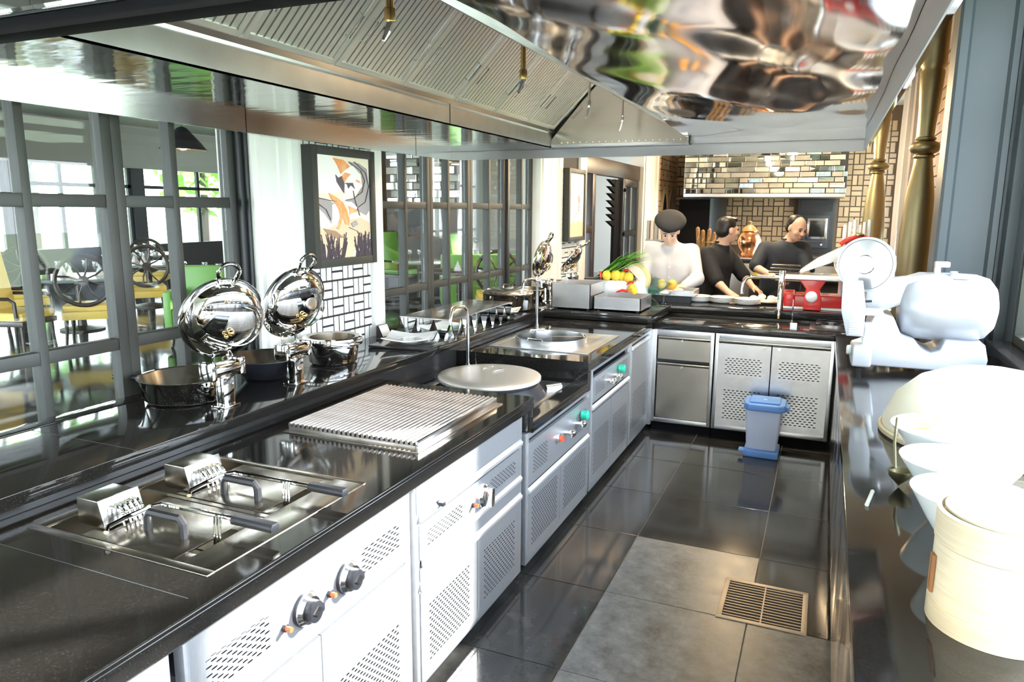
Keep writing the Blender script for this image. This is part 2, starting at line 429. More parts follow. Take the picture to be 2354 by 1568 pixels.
struct('trim_2', B().box(XD - .06, XD + .06, 2.675, 2.705, 0, 2.5).box(XD - .03, XD + .08, 2.70, 2.72, 0, 2.5), 'frame_dark', 'dark jamb strip beside the near white pillar', bevel=.003)
struct('trim_3', B().box(XD - .06, XD + .06, 3.742, 3.785, 0, 2.5), 'frame_dark', 'dark jamb strip right of the crane painting', bevel=.003)
struct('trim_10', B().box(XD + .029, -2.487, -2.5, 2.67, .80, .925).box(XD + .029, -2.487, 3.79, 6.44, .80, .925), 'granite', 'black granite sill between the serving ledge and the glazed doors', bevel=.002)
# white moulded pillars
def pillar(n, y0, y1, label):
    b = B(); pr = [(XD, y0), (XD + .10, y0), (XD + .10, y0 + .03), (XD + .115, y0 + .04), (XD + .115, y0 + .11), (XD + .102, y0 + .125), (XD + .102, (y0 + y1) / 2 - .01),
                   (XD + .094, (y0 + y1) / 2), (XD + .102, (y0 + y1) / 2 + .01), (XD + .102, y1 - .1), (XD + .118, y1 - .085), (XD + .118, y1), (XD, y1)]
    b.prism(pr, 'z', 0, 3.3)
    struct('trim_%d' % n, b, 'paint_white', label, 'pillar', smooth=25)
pillar(4, 2.715, 3.06, 'near white moulded pillar behind the raised chafing lids')
pillar(5, 6.47, 7.05, 'white moulded pillar behind the far open chafing dish')
pillar(6, 10.7, 11.6, 'white pillar left of the chef beside the brick arches')
# tiled panels
def tilepanel(n, y0, y1, label):
    p = struct('wall_panel_%d' % n, B().box(XD + .0, XD + .112, y0, y1, 0, 2.5), 'grout_black', label, 'wall')
    weave(p, (XD + .112, y0 + .005, .90), (0, 1, 0), (0, 0, 1), (1, 0, 0), y1 - y0 - .01, 1.15, .098, 'tile_white', g=.011, depth=.006, name='tile')
    return p
tilepanel(1, 3.06, 3.635, 'white basket-weave tile panel with black joints under the crane painting')
tilepanel(2, 7.05, 7.55, 'white basket-weave tile panel under the far pale painting')
struct('trim_7', B().box(XD + .0, XD + .14, 3.635, 3.745, 0, 2.5), 'paint_white', 'white strip at the right edge of the near tile panel', bevel=.004)
struct('trim_8', B().box(XD + .0, XD + .14, 7.55, 7.78, 0, 2.5), 'paint_white', 'white strip at the right edge of the far tile panel', bevel=.004)

# ---------------- right window wall
XR = 1.02
wr = struct('wall_right', B().box(XR, XR + .14, -2.6, 4.78, 0, .93).box(XR, XR + .14, -2.6, 4.78, 3.05, 3.3).box(XR, XR + .14, 5.6, 9.8, 0, 3.3).box(XR, XR + .14, 9.8, 12.7, 0, .5)
            .box(XR, XR + .14, 9.8, 12.7, 3.0, 3.3).box(XR, XR + .14, 12.7, 13.1, 0, 3.3).box(XR, XR + .14, 4.78, 5.6, 0, 3.3).box(XR, XR + .14, -2.6, -1.9, .93, 3.05),
            'plaster', 'window wall on the right of the kitchen')
def window(n, y0, y1, z0, z1, mull, rails, mat, label, t=.05):
    w = thing('window_%d' % n, label, 'window', (XR, (y0 + y1) / 2, z0), kind='structure')
    b = B().box(XR - .02, XR + .09, y0, y0 + t, z0, z1).box(XR - .02, XR + .09, y1 - t, y1, z0, z1).box(XR - .02, XR + .09, y0 + t, y1 - t, z0, z0 + t).box(XR - .02, XR + .09, y0 + t, y1 - t, z1 - t, z1)
    b.build('window_frame', mat, w, bevel=.004)
    for y in mull: B().box(XR, XR + .07, y - .02, y + .02, z0 + t, z1 - t).build('mullion', mat, w, bevel=.003)
    for z in rails: B().box(XR + .004, XR + .066, y0 + t, y1 - t, z - .02, z + .02).build('glazing_bar', mat, w, bevel=.003)
    ys = [y0 + t] + list(mull) + [y1 - t]; zs = [z0 + t] + list(rails) + [z1 - t]
    for a, b_ in zip(ys[:-1], ys[1:]):
        for c, d in zip(zs[:-1], zs[1:]):
            B().box(XR + .03, XR + .036, a + .01, b_ - .01, c + .01, d - .01).build('pane', 'window_glass', w, smooth=0)
    B().box(XR - .14, XR + .1, y0 - .03, y1 + .03, z0 - .04, z0).build('window_sill', 'granite_edge' if n == 1 else mat, w, bevel=.004)
window(1, -1.9, 4.78, .97, 3.05, [-.6, .7, 2.0, 3.3], [2.35], 'frame_grey', 'grey framed daylight window above the right worktop')
window(2, 9.8, 12.7, .54, 3.0, [10.5, 11.2, 11.9], [1.3, 2.1], 'paint_white', 'white lattice window at the far end of the right wall')
# moulded grey pier closing the near window
b = B()
b.prism([(.60, 5.0), (.615, 4.985), (.655, 4.985), (.67, 5.0), (.86, 5.0), (.875, 4.975), (.905, 4.975), (.915, 5.0), (.93, 5.0), (.94, 4.93), (.99, 4.93), (1.0, 4.80), (1.03, 4.78), (1.03, 5.25), (.60, 5.25)], 'z', 0, 3.3)
struct('wall_pier', b, 'pier_grey', 'moulded blue-grey timber pier behind the meat slicer', 'wall', smooth=20)
tw = struct('wall_tile_strip', B().box(XR - .02, XR - .004, 5.62, 9.75, 0, 3.3), 'grout_brown', 'brown basket-weave tiled wall behind the brass post', 'wall')
weave(tw, (XR - .02, 9.75, .95), (0, -1, 0), (0, 0, 1), (-1, 0, 0), 2.9, 2.3, .22, 'tile_cream', g=.016, depth=.012)
# ---------------- far end: tiled rear wall, arches, mirror hood
YR = 13.0
wb = struct('wall_rear', B().box(-2.6, 1.2, YR, YR + .12, 0, 3.3), 'grout_brown', 'tan basket-weave tiled wall at the far end of the kitchen', 'wall')
weave(wb, (-2.5, YR, 1.10), (1, 0, 0), (0, 0, 1), (0, -1, 0), 3.4, 2.0, .165, 'tile_cream', g=.018, depth=.010,
      every=lambda a, b_: not (1.9 < a < 2.65 and b_ < .95) and not (0.6 < a < 2.7 and 1.0 < b_ < 1.6))
aw = struct('wall_arches', B().box(XD + .1, XD + .12, 11.6, 13.0, 0, 3.3), 'grout_brown', 'tan brick side wall with two arched niches left of the chef', 'wall')
def in_arch(a, b_):
    for c in (.42, 1.02):
        if abs(a - c) < .27 and b_ < 1.0 - .0 and b_ + .0 < .62 + math.sqrt(max(0, .27 ** 2 - (a - c) ** 2)) * 1.6: return True
    return False
weave(aw, (XD + .12, 11.6, 1.0), (0, 1, 0), (0, 0, 1), (1, 0, 0), 1.4, 2.2, .165, 'tile_cream', g=.014, depth=.010, limit=120, every=lambda a, b_: not in_arch(a, b_))
for c, mt in ((12.02, 'black_gap'), (12.62, 'plaster')):
    pts = [(c - .2, 1.0), (c + .2, 1.0)] + [(c + .2 * math.cos(k * PI / 12), 1.62 + .36 * math.sin(k * PI / 12)) for k in range(13)]
    B().prism(pts, 'x', XD + .118, XD + .126).build('niche_back', mt, aw)
    ring = B(); ip = [(c - .2, 1.0)] + [(c - .2 * math.cos(k * PI / 12), 1.62 + .36 * math.sin(k * PI / 12)) for k in range(13)] + [(c + .2, 1.0)]
    op = [(c - .27, 1.0)] + [(c - .27 * math.cos(k * PI / 12), 1.62 + .45 * math.sin(k * PI / 12)) for k in range(13)] + [(c + .27, 1.0)]
    for k in range(len(ip) - 1):
        for x in (XD + .12, XD + .15):
            ring.quad((x, *ip[k]), (x, *ip[k + 1]), (x, *op[k + 1]), (x, *op[k]))
        ring.quad((XD + .12, *ip[k]), (XD + .15, *ip[k]), (XD + .15, *ip[k + 1]), (XD + .12, *ip[k + 1]))
        ring.quad((XD + .12, *op[k]), (XD + .15, *op[k]), (XD + .15, *op[k + 1]), (XD + .12, *op[k + 1]))
    ring.build('arch_surround', 'tile_cream', aw, smooth=0)
struct('wall_near', B().box(-2.6, 1.2, -2.7, -2.6, 0, 3.3), 'plaster', 'wall behind the viewer at the near end of the kitchen', 'wall')
# lattice tiles on the near wall (seen mirrored in the hood front)
nw = bpy.data.objects['wall_near']
weave(nw, (-2.4, -2.6, 1.0), (1, 0, 0), (0, 0, 1), (0, 1, 0), 3.2, 2.2, .30, 'tile_white', g=.035, depth=.012, limit=300)
# ---------------- dining hall shell
struct('floor_hall', B().box(-16, -2.6, -8, 22, -.1, -.002), 'hall_floor', 'glossy dark floor of the dining hall', 'floor')
struct('ceiling_hall', B().box(-16, -2.66, -8, 22, 3.6, 3.7), 'hall_wall', 'pale ceiling of the dining hall', 'ceiling')
co = thing('trim_coffer', 'stepped dark coffer frame on the dining hall ceiling', 'coffer', (-8, 6, 3.6), kind='structure')
for (x0, x1, y0, y1) in ((-12, -4.5, 2.0, 2.5), (-12, -4.5, 8.5, 9.0), (-12, -11.5, 2.5, 8.5), (-5, -4.5, 2.5, 8.5), (-8.6, -8.1, 2.5, 8.5)):
    B().box(x0, x1, y0, y1, 3.30, 3.6).build('ceiling_beam', 'frame_grey', co, bevel=.02)
hw_ = B()
hw_.box(-15.8, -15.6, -8, 22, 0, .75)
for k in range(11): hw_.box(-15.8, -15.6, -8 + k * 3.0 - .16, -8 + k * 3.0 + .16, .75, 2.6)
struct('wall_hall_head', B().box(-15.8, -15.6, -8, 22, 2.6, 3.6), 'hall_wall', 'pale wall band above the dining hall windows', 'wall')
struct('wall_hall_far', hw_, 'frame_dark', 'far window wall of the dining hall with dark piers', 'wall')
for k in range(10):
    y0 = -8 + k * 3.0 + .16; y1 = y0 + 2.68
    w = thing('window_%d' % (k + 3), 'tall dining hall window, bay number %s along the far wall' % ['one', 'two', 'three', 'four', 'five', 'six', 'seven', 'eight', 'nine', 'ten'][k], 'window', (-15.7, y0 + 1.34, .75), kind='structure')
    fb = B().box(-15.74, -15.66, y0, y1, 2.12, 2.20)
    for q in (0, .333, .667, 1): 
        c = y0 + .04 + (2.60) * q; fb.box(-15.74, -15.66, c - .04, c + .04, .75, 2.6)
    fb.build('window_frame', 'frame_dark', w)
    for q in range(3):
        c = y0 + .04 + 2.6 * q / 3; B().box(-15.705, -15.695, c + .04, c + .83, .76, 2.59).build('pane', 'window_glass', w, smooth=0)
# hall end wall with a glittering mirror-brick column
he = struct('wall_hall_end', B().box(-16, -2.6, 19.0, 19.2, 0, 3.6), 'hall_wall', 'end wall of the dining hall', 'wall')
mc = thing('mirror_column', 'mirror-brick clad column standing in the dining hall', 'column', (-7.4, 12.6, 0))
B().box(-8.2, -6.6, 12.62, 13.6, 0, 3.6).build('column_core', 'frame_dark', mc)
mm = shared(B().box(0, .29, 0, .02, 0, .135), 'mirror_brick', 'mirror', bevel=.006, smooth=0)
for r_ in range(10):
    for c in range(5):
        o = piece('mirror_brick', mm, mc, (-8.18 + c * .31 + (.1 if r_ % 2 else 0), 12.60, 1.75 + r_ * .15))
        o.rotation_euler = (R.uniform(-.06, .06), 0, R.uniform(-.06, .06))
bc = thing('brick_column', 'copper-toned tiled column in the dining hall left of the mirror column', 'column', (-9.3, 12.9, 0))
B().box(-10.0, -8.6, 12.92, 13.9, 0, 3.6).build('column_core', 'grout_brown', bc)
bmn = shared(B().box(0, .42, 0, .03, 0, .22), 'brick', 'copper', bevel=.004, smooth=0)
for r_ in range(14):
    for c in range(3): piece('brick', bmn, bc, (-9.98 + c * .45 + (.06 if r_ % 2 else 0), 12.89, .1 + r_ * .24))
# outside ground and trees
struct('ground_outside', B().box(-60, -15.85, -40, 50, -.4, -.2).box(1.3, 50, -40, 50, -.6, -.4), 'lawn', 'green lawn outside the windows', 'ground')
def tree(x, y, h, r, label, n=420, mat='tree_leaf'):
    t = thing('tree', label, 'tree', (x, y, -.2), 'trees outside the dining hall')
    B().tube([(x, y, -.2), (x + .1, y, h * .35), (x - .05, y + .1, h * .7)], [.2, .15, .06], 8).build('trunk', 'dark_wood', t)
    b = B()
    for _ in range(n):
        d = Vector((R.gauss(0, 1), R.gauss(0, 1), R.gauss(0, 1))).normalized() * (r * R.random() ** .4)
        c = Vector((x, y, h * .62)) + Vector((d.x, d.y, d.z * 1.25))
        u = Vector((R.gauss(0, 1), R.gauss(0, 1), R.gauss(0, .6))).normalized(); w = u.cross(Vector((R.gauss(0, 1), R.gauss(0, 1), 1))).normalized()
        s_ = R.uniform(.18, .36); b.quad(c - u * s_ - w * s_ * .4, c + u * s_ * .2 - w * s_ * .55, c + u * s_ + w * s_ * .1, c + u * s_ * .1 + w * s_ * .55)
    b.build('crown', mat, t, smooth=0)['kind'] = 'stuff'
tlab = ['leafy tree outside the left dining hall windows', 'broad leafy tree seen through the middle dining windows', 'tall leafy tree outside right of the dark pier', 'bright green tree beyond the dining hall behind the green seat', 'leafy tree at the far right dining windows', 'small green tree near the dining hall corner']
for k, (x, y, h, r) in enumerate([(-21, 10.5, 5.5, 1.7), (-22, 14.6, 6.5, 2.0), (-20, 19.2, 5.5, 1.6), (-24, 5.5, 6, 2.2), (-20, 26, 6, 2.2), (-19, 31, 5, 1.8)]): tree(x, y, h, r, tlab[k])
# ================================================================== COUNTERS
def sheet(name, o, U, V, N, w, h, wins, parent, mat='steel_face', depth=.018):
    """pressed sheet-metal front with real perforations; o corner, U right, V up, N outward"""
    o = Vector(o); U = Vector(U); V = Vector(V); N = Vector(N); b = B()
    us = sorted({0, w} | {q[0] for q in wins} | {q[1] for q in wins}); vs = sorted({0, h} | {q[2] for q in wins} | {q[3] for q in wins})
    P = lambda a, c, d=0: o + U * a + V * c - N * d
    for a0, a1 in zip(us[:-1], us[1:]):
        for c0, c1 in zip(vs[:-1], vs[1:]):
            q = next((q for q in wins if q[0] <= a0 + 1e-6 and a1 <= q[1] + 1e-6 and q[2] <= c0 + 1e-6 and c1 <= q[3] + 1e-6), None)
            if q:
                nx = max(2, round(q[4] * (a1 - a0) / (q[1] - q[0]))); ny = max(2, round(q[5] * (c1 - c0) / (q[3] - q[2])))
                b.perf(P(a0, c0), U, V, a1 - a0, c1 - c0, nx, ny, *(q[6:8] if len(q) > 6 else (.55, .42)))
            else: b.quad(P(a0, c0), P(a1, c0), P(a1, c1), P(a0, c1))
    for (a, c), (a2, c2) in (((0, 0), (w, 0)), ((w, 0), (w, h)), ((w, h), (0, h)), ((0, h), (0, 0))):
        b.quad(P(a, c), P(a2, c2), P(a2, c2, depth), P(a, c, depth))
    ob = b.build(name, mat, parent, smooth=0)
    return ob
XC = -1.172
UY = (0, 1, 0); UZ = (0, 0, 1); NX = (1, 0, 0)
def fy(y0, z0): return (XC + .004, y0, z0)
def cabinet(label, y0, y1, ztop, zc=None):
    c = thing('steel_cabinet', label, 'cabinet', (-1.5, (y0 + y1) / 2, 0))
    B().box(-1.93, XC - .03, y0 + .004, y1 - .004, .05, zc or ztop).build('carcass', 'dark_interior', c)  # solid box; shade of the hollow is put into its dark colour
    fr = B().box(XC - .03, XC, y0, y0 + .03, .05, ztop).box(XC - .03, XC, y1 - .03, y1, .05, ztop).box(XC - .03, XC, y0 + .03, y1 - .03, .05, .09).box(XC - .03, XC, y0 + .03, y1 - .03, ztop - .03, ztop)
    fr.build('frame', 'steel_face', c, bevel=.002)
    B().box(-1.93, XC - .035, y0, y1, .0, .05).build('plinth', 'black_gap', c)
    return c
def rail_handle(y0, y1, z, c, mat='rail_steel'):
    B().prism([(XC, z - .014), (XC + .012, z - .012), (XC + .014, z + .002), (XC, z + .016)], 'y', y0, y1).build('grip_rail', mat, c, bevel=.002)
def lamp_red(y, z, c):
    o = B().cyl((XC, y, z), .010, .012, 12, NX).build('lamp_collar', 'black_plastic', c)
    B().cyl((XC + .012, y, z), .007, .016, 12, NX).build('pilot_lamp', 'signal_red', o)
def knob_black(y, z, c):
    k = B().lathe([(0, 0), (.044, 0), (.044, .016), (.036, .026), (0, .026)], (XC + .002, y, z), 28, NX).build('knob_base', 'steel_bright', c)
    d = B().lathe([(0, 0), (.046, 0), (.046, .012), (.044, .014), (0, .014)], (XC, y, z), 28, NX).build('knob_skirt', 'black_plastic', c)
    g = B(); pts = [(-.030 + .030 * 0, 0)]
    pr = [(.030 * math.cos(t), .030 * math.sin(t)) for t in [PI * .15 + k_ * (2 * PI - .3 * PI) / 16 for k_ in range(17)]] + [(.036, -.012), (.036, .012)]
    g.prism([(y + a * .9, z + b_) for a, b_ in pr], 'x', XC + .024, XC + .046)
    g.build('knob_grip', 'black_plastic', c, bevel=.004)
    B().prism([(y - .016, z), (y, z - .013), (y + .018, z + .002), (y + .004, z + .014)], 'x', XC + .0461, XC + .049).build('knob_badge', 'steel_bright', c)
def valve(y, z, c, green):
    b = B().cyl((XC, y, z), .012, .05, 12, NX).sphere((XC + .045, y, z), .020, 12, 8)
    b.build('valve_body', 'chrome', c)
    B().box(XC + .05, XC + .062, y - .05, y + .02, z - .006, z + .008).build('valve_lever', 'chrome', c, bevel=.003)
    if green: B().lathe([(0, 0), (.022, 0), (.026, .01), (.026, .035), (.018, .042), (0, .042)], (XC + .012, y + .075, z + .03), 16, NX).build('valve_handwheel', 'valve_green', c)
# --- A0: unit nearest the viewer
c = cabinet('steel cabinet nearest the viewer, mostly cut by the frame', .02, .955, .80)
sheet('door', fy(.05, .09), UY, UZ, NX, .44, .69, [], c); sheet('door', fy(.50, .09), UY, UZ, NX, .43, .69, [], c)
# --- A1: fryer unit
c = cabinet('fryer cabinet with two black knobs and perforated doors', .99, 1.895, .80, .70)
sheet('control_panel', fy(1.0, .565), UY, UZ, NX, .885, .23, [(.035, .245, .068, .158, 7, 9, .62, .42), (.615, .83, .068, .148, 7, 8, .62, .42)], c)
sheet('door', fy(1.0, .09), UY, UZ, NX, .425, .465, [(.06, .385, .07, .285, 13, 17, .6, .42)], c); sheet('door', fy(1.43, .09), UY, UZ, NX, .445, .465, [(.04, .385, .07, .285, 13, 17, .6, .42)], c)
knob_black(1.366, .668, c); knob_black(1.545, .668, c); lamp_red(1.288, .657, c); lamp_red(1.467, .657, c)
# --- A2: chargrill unit
c = cabinet('chargrill cabinet with one steel knob and sliding perforated doors', 1.925, 2.845, .80)
sheet('apron_panel', fy(1.935, .695), UY, UZ, NX, .90, .10, [], c)
rail_handle(1.95, 2.83, .675, c); rail_handle(1.96, 2.825, .512, c); rail_handle(1.95, 2.83, .425, c)
sheet('control_panel', fy(1.95, .525), UY, UZ, NX, .88, .125, [(.045, .315, .03, .088, 10, 6, .62, .44), (.55, .82, .03, .088, 10, 6, .62, .44)], c)
sheet('filler_panel', fy(1.95, .445), UY, UZ, NX, .88, .05, [], c)
sheet('door', fy(1.95, .07), UY, UZ, NX, .43, .335, [(.05, .37, .05, .27, 13, 17, .6, .42)], c); sheet('door', fy(2.39, .07), UY, UZ, NX, .435, .335, [(.05, .375, .05, .27, 13, 17, .6, .42)], c)
k = B().lathe([(0, 0), (.046, 0), (.046, .012), (.040, .02), (0, .022)], (XC + .004, 2.43, .577), 28, NX).build('knob_base', 'steel_bright', c)
B().prism([(2.43 + .012 * a, .577 + b_) for a, b_ in ((-1, -.038), (1, -.038), (1.2, 0), (1, .038), (-1, .038), (-1.2, 0))], 'x', XC + .02, XC + .055).build('knob_grip', 'steel_bright', k, bevel=.006)
lamp_red(2.345, .570, c); 
B().box(XC, XC + .03, 2.065, 2.085, .676, .69).build('hook', 'black_plastic', c, bevel=.003)
# --- B: wok unit
c = cabinet('wok range cabinet with red and green valves below the lowered worktop', 2.90, 3.855, .69)
sheet('control_panel', fy(2.915, .435), UY, UZ, NX, .93, .205, [(.055, .255, .045, .155, 7, 12, .6, .5), (.68, .88, .045, .155, 7, 12, .6, .5)], c)
rail_handle(2.92, 3.84, .41, c)
sheet('door', fy(2.915, .095), UY, UZ, NX, .445, .295, [(.045, .405, .03, .265, 15, 18, .6, .5)], c); sheet('door', fy(3.365, .095), UY, UZ, NX, .48, .295, [(.045, .44, .03, .265, 16, 18, .6, .5)], c)
valve(3.42, .55, c, False); valve(3.60, .55, c, True)
B().cyl((XC, 3.30, .557), .020, .02, 16, NX).build('valve_plate', 'chrome', c); B().cyl((XC + .02, 3.30, .555), .016, .018, 14, NX).build('gas_cap', 'signal_red', c)
# --- C: noodle boiler unit
c = cabinet('boiler cabinet with steel and green taps beside the wok range', 3.885, 4.775, .80, .66)
sheet('control_panel', fy(3.90, .585), UY, UZ, NX, .86, .15, [(.05, .25, .035, .12, 8, 9, .6, .5), (.56, .80, .03, .125, 8, 9, .6, .5)], c)
rail_handle(3.90, 4.76, .555, c)
sheet('door', fy(3.90, .095), UY, UZ, NX, .41, .43, [(.04, .37, .04, .30, 14, 18, .6, .5)], c); sheet('door', fy(4.315, .095), UY, UZ, NX, .445, .43, [(.04, .40, .04, .30, 15, 18, .6, .5)], c)
valve(4.22, .655, c, False); valve(4.37, .655, c, True)
# --- D: corner cabinet
c = cabinet('narrow corner cabinet with a single perforated door', 4.795, 5.38, .80)
rail_handle(4.82, 5.36, .745, c)
sheet('door', fy(4.82, .095), UY, UZ, NX, .53, .63, [(.05, .48, .06, .33, 15, 18, .6, .5)], c)
# --- granite worktops of the left run
def edge_profile(x, z1, z0): return [(x - .05, z0), (x - .004, z0), (x, z0 + .006), (x, z1 - .026), (x - .004, z1 - .023), (x - .004, z1 - .019), (x, z1 - .016), (x, z1 - .004), (x - .004, z1), (x - .05, z1)]
w = thing('granite_worktop', 'black granite worktop holding the fryer and the chargrill', 'worktop', (-1.55, 1.2, .80))
g = B().box(-1.965, XF - .05, -1.2, 1.125, .80, .86).box(-1.965, -1.86, 1.125, 1.753, .80, .86).box(-1.237, XF - .05, 1.125, 1.753, .80, .86).box(-1.965, XF - .05, 1.753, 2.93, .80, .86)
g.prism(edge_profile(XF, .86, .80), 'y', -1.2, 2.93)
g.build('slab', 'granite', w, smooth=20)
for zz in (.8565, .8465): B().tube([(XF - .0015, -1.2, zz), (XF - .0015, 2.925, zz)], .0022, 8).build('highlight_bead', 'granite_edge', w)  # thin beads added along the edge to catch bright highlight lines
B().box(-1.965, XF - .002, 2.865, 2.928, .715, .80).build('end_panel', 'granite', w, bevel=.003)
B().box(-1.965, XF - .052, 1.038, 1.040, .860, .8602).build('slab_joint', 'pier_grey', w, smooth=0)
w = thing('granite_worktop', 'lowered black granite worktop around the covered wok', 'worktop', (-1.55, 3.35, .69))
g = B().box(-1.965, XF - .05, 2.93, 3.745, .69, .74); g.prism(edge_profile(XF, .74, .69), 'y', 2.93, 3.745); g.build('slab', 'granite', w, smooth=20)
w = thing('granite_worktop', 'black granite worktop around the round divided boiler', 'worktop', (-1.55, 4.5, .74))
g = B().box(-1.965, XF - .05, 3.745, 4.015, .80, .86).box(-1.965, XF - .05, 4.485, 5.21, .80, .86).box(-1.965, -1.79, 4.015, 4.485, .80, .86).box(-1.32, XF - .05, 4.015, 4.485, .80, .86); g.prism(edge_profile(XF, .86, .80), 'y', 3.745, 5.37); g.box(-1.965, XF - .002, 3.745, 3.80, .69, .80); g.build('slab', 'granite', w, smooth=20)
# serving ledge (L-shaped, raised)
w = thing('serving_ledge', 'raised black granite serving ledge along the glazed doors carrying the chafing dishes', 'ledge', (-2.26, 2.5, 0))
B().box(-2.475, -1.955, -2.5, 5.21, .885, .925).build('slab', 'granite', w, bevel=.003)
B().box(-2.475, -1.97, -2.5, 5.20, .0, .884).build('base', 'granite_edge', w)
for y in (.35, 1.55, 2.75, 3.95): B().box(-2.48, -1.96, y, y + .0025, .925, .9252).build('slab_joint', 'pier_grey', w, smooth=0)
w = thing('serving_ledge', 'raised granite corner ledge under the fruit tray, continuing behind the hob', 'ledge', (-1.2, 5.9, 0))
g = B(); g.prism([(-2.475, 5.212), (-1.13, 5.212), (-1.13, 5.93), (.585, 5.93), (.585, 6.45), (-1.95, 6.45), (-1.95, 7.4), (-2.475, 7.4)], 'z', .865, .925); g.build('slab', 'granite', w, bevel=.003)
B().box(-1.96, XF - .001, 5.36, 5.90, .80, .864).build('riser', 'granite', w)
B().prism([(-2.48, 5.40), (-1.2, 5.40), (-1.2, 6.0), (.56, 6.0), (.56, 6.4), (-2.0, 6.4), (-2.0, 7.35), (-2.48, 7.35)], 'z', 0, .864).build('base', 'granite_edge', w)
# --- back counter
YB = 5.405
w = thing('granite_worktop', 'black granite hob worktop facing the aisle above the steel drawers', 'worktop', (-.3, 5.65, .80))
g = B().box(-1.148, .585, YB - .03, 5.928, .805, .86); g.build('slab', 'granite', w, bevel=.004)
UX = (1, 0, 0); NY = (0, -1, 0)
def backcab(label, x0, x1):
    c = thing('steel_cabinet', label, 'cabinet', ((x0 + x1) / 2, YB + .2, 0))
    B().box(x0, x1, YB + .03, 5.9, .07, .80).build('carcass', 'dark_interior', c)  # solid too, dark colour standing for the shaded hollow
    B().box(x0, x0 + .025, YB, YB + .03, .075, .80).box(x1 - .025, x1, YB, YB + .03, .075, .80).box(x0 + .025, x1 - .025, YB, YB + .03, .075, .11).box(x0 + .025, x1 - .025, YB, YB + .03, .755, .80).build('frame', 'steel', c, bevel=.002)
    B().box(x0, x1, YB + .035, 5.9, 0, .075).build('plinth', 'black_gap', c)
    return c
def top_grip(x0, x1, z, c):
    B().prism([(YB, z), (YB - .022, z - .004), (YB - .022, z - .016), (YB, z - .03)], 'x', x0, x1).build('grip_rail', 'steel_warm', c, bevel=.002)
c = backcab('steel cabinet with two stacked plain drawers', -1.148, -.70)
B().box(-1.200, -1.146, 5.382, YB + .03, .05, .80).build('corner_post', 'steel_face', c, bevel=.002)
d = sheet('drawer', (-1.11, YB - .004, .575), UX, UZ, NY, .385, .165, [], c, 'steel_warm'); top_grip(-1.11, -.725, .755, c)
B().cyl((-.93, YB - .004, .725), .008, .01, 12, NY).build('lock', 'chrome', d)
d = sheet('drawer', (-1.11, YB - .004, .115), UX, UZ, NY, .385, .42, [], c, 'steel_warm'); top_grip(-1.11, -.725, .555, c)
B().cyl((-.93, YB - .004, .52), .008, .01, 12, NY).build('lock', 'chrome', d)
c = backcab('steel cabinet with two perforated doors behind the blue bin', -.69, .115)
top_grip(-.665, .09, .76, c)
for x0, x1 in ((-.665, -.30), (-.292, .09)):
    ww = x1 - x0; sheet('door', (x0, YB - .004, .11), UX, UZ, NY, ww, .62, [(.045, ww - .05, .05, .28, 9, 13, .6, .42), (.045, ww - .05, .39, .52, 9, 8, .6, .42)], c, 'steel')
for x in (-.345, -.245): B().cyl((x, YB - .004, .715), .009, .012, 12, NY).build('lock', 'chrome', c)
# --- right run
XRF = .108
w = thing('granite_worktop', 'black granite worktop under the window carrying the slicer and steamer', 'worktop', (.55, 2.2, .82))
g = B(); g.prism([(XRF, -1.9), (1.0, -1.9), (1.0, 4.78), (.93, 4.93), (.58, 4.96), (.58, 5.37), (XRF, 5.37)], 'z', .825, .86); g.build('slab', 'granite', w, bevel=.004)
B().box(XRF + .002, XRF + .012, -1.9, 5.35, .795, .825).build('edge_strip', 'steel_bright', w)
rl = ['first', 'second', 'third', 'fourth', 'fifth', 'sixth', 'seventh']
for k in range(6):
    y0 = -.9 + k * 1.04; y1 = y0 + 1.03
    c = thing('steel_cabinet', 'steel cabinet under the window worktop, %s from the back corner' % rl[5 - k], 'cabinet', (.5, (y0 + y1) / 2, 0))
    xe = .57 if k == 5 else .98
    B().box(XRF + .06, xe, y0, min(y1, 5.33), .07, .8245).build('carcass', 'steel', c)
    B().box(XRF + .09, xe, y0, min(y1, 5.33), 0, .07).build('plinth', 'black_gap', c)
    ym = (y0 + y1) / 2
    for a, b_ in ((y0 + .005, ym - .003), (ym + .003, y1 - .005)):
        d = B().box(XRF + .025, XRF + .058, a, min(b_, 5.33), .085, .77).build('door', 'steel_bright', c, bevel=.003)
        B().cyl((XRF + .025, a + .06, .70), .007, .008, 10, (-1, 0, 0)).build('lock', 'chrome', d)

# ================================================================== KITCHEN HOOD
H0 = 2.02; HXL, HXR, HYN, HYF = -2.44, .158, .985, 4.60
hood = thing('extractor_hood', 'large stainless extractor hood with baffle filters over the cooking line', 'hood', (-1.1, 2.8, H0))
t = .012
B().box(HXL - t, HXL, HYN, HYF + t, H0, 2.95).build('outer_panel', 'steel', hood)
B().box(HXL, HXL + .004, HYN + .06, HYF, H0, 2.076).build('lip', 'steel_bright', hood)
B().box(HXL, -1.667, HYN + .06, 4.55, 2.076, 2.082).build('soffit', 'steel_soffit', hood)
for y in (2.62, 4.1): B().box(HXL + .0035, HXL + .0052, y, y + .003, H0, 2.076).build('seam', 'black_gap', hood, smooth=0)
B().box(-1.673, -1.667, HYN + .06, 4.50, 2.076, 2.168).build('gutter_face', 'steel', hood)
for y in (3.12,): B().box(-1.6672, -1.6655, y, y + .003, 2.078, 2.168).build('seam', 'black_gap', hood, smooth=0)
B().box(-1.667, -1.648, HYN + .06, 4.50, 2.166, 2.176).box(-1.652, -1.648, HYN + .06, 4.50, 2.176, 2.196).build('filter_channel', 'steel_bright', hood)
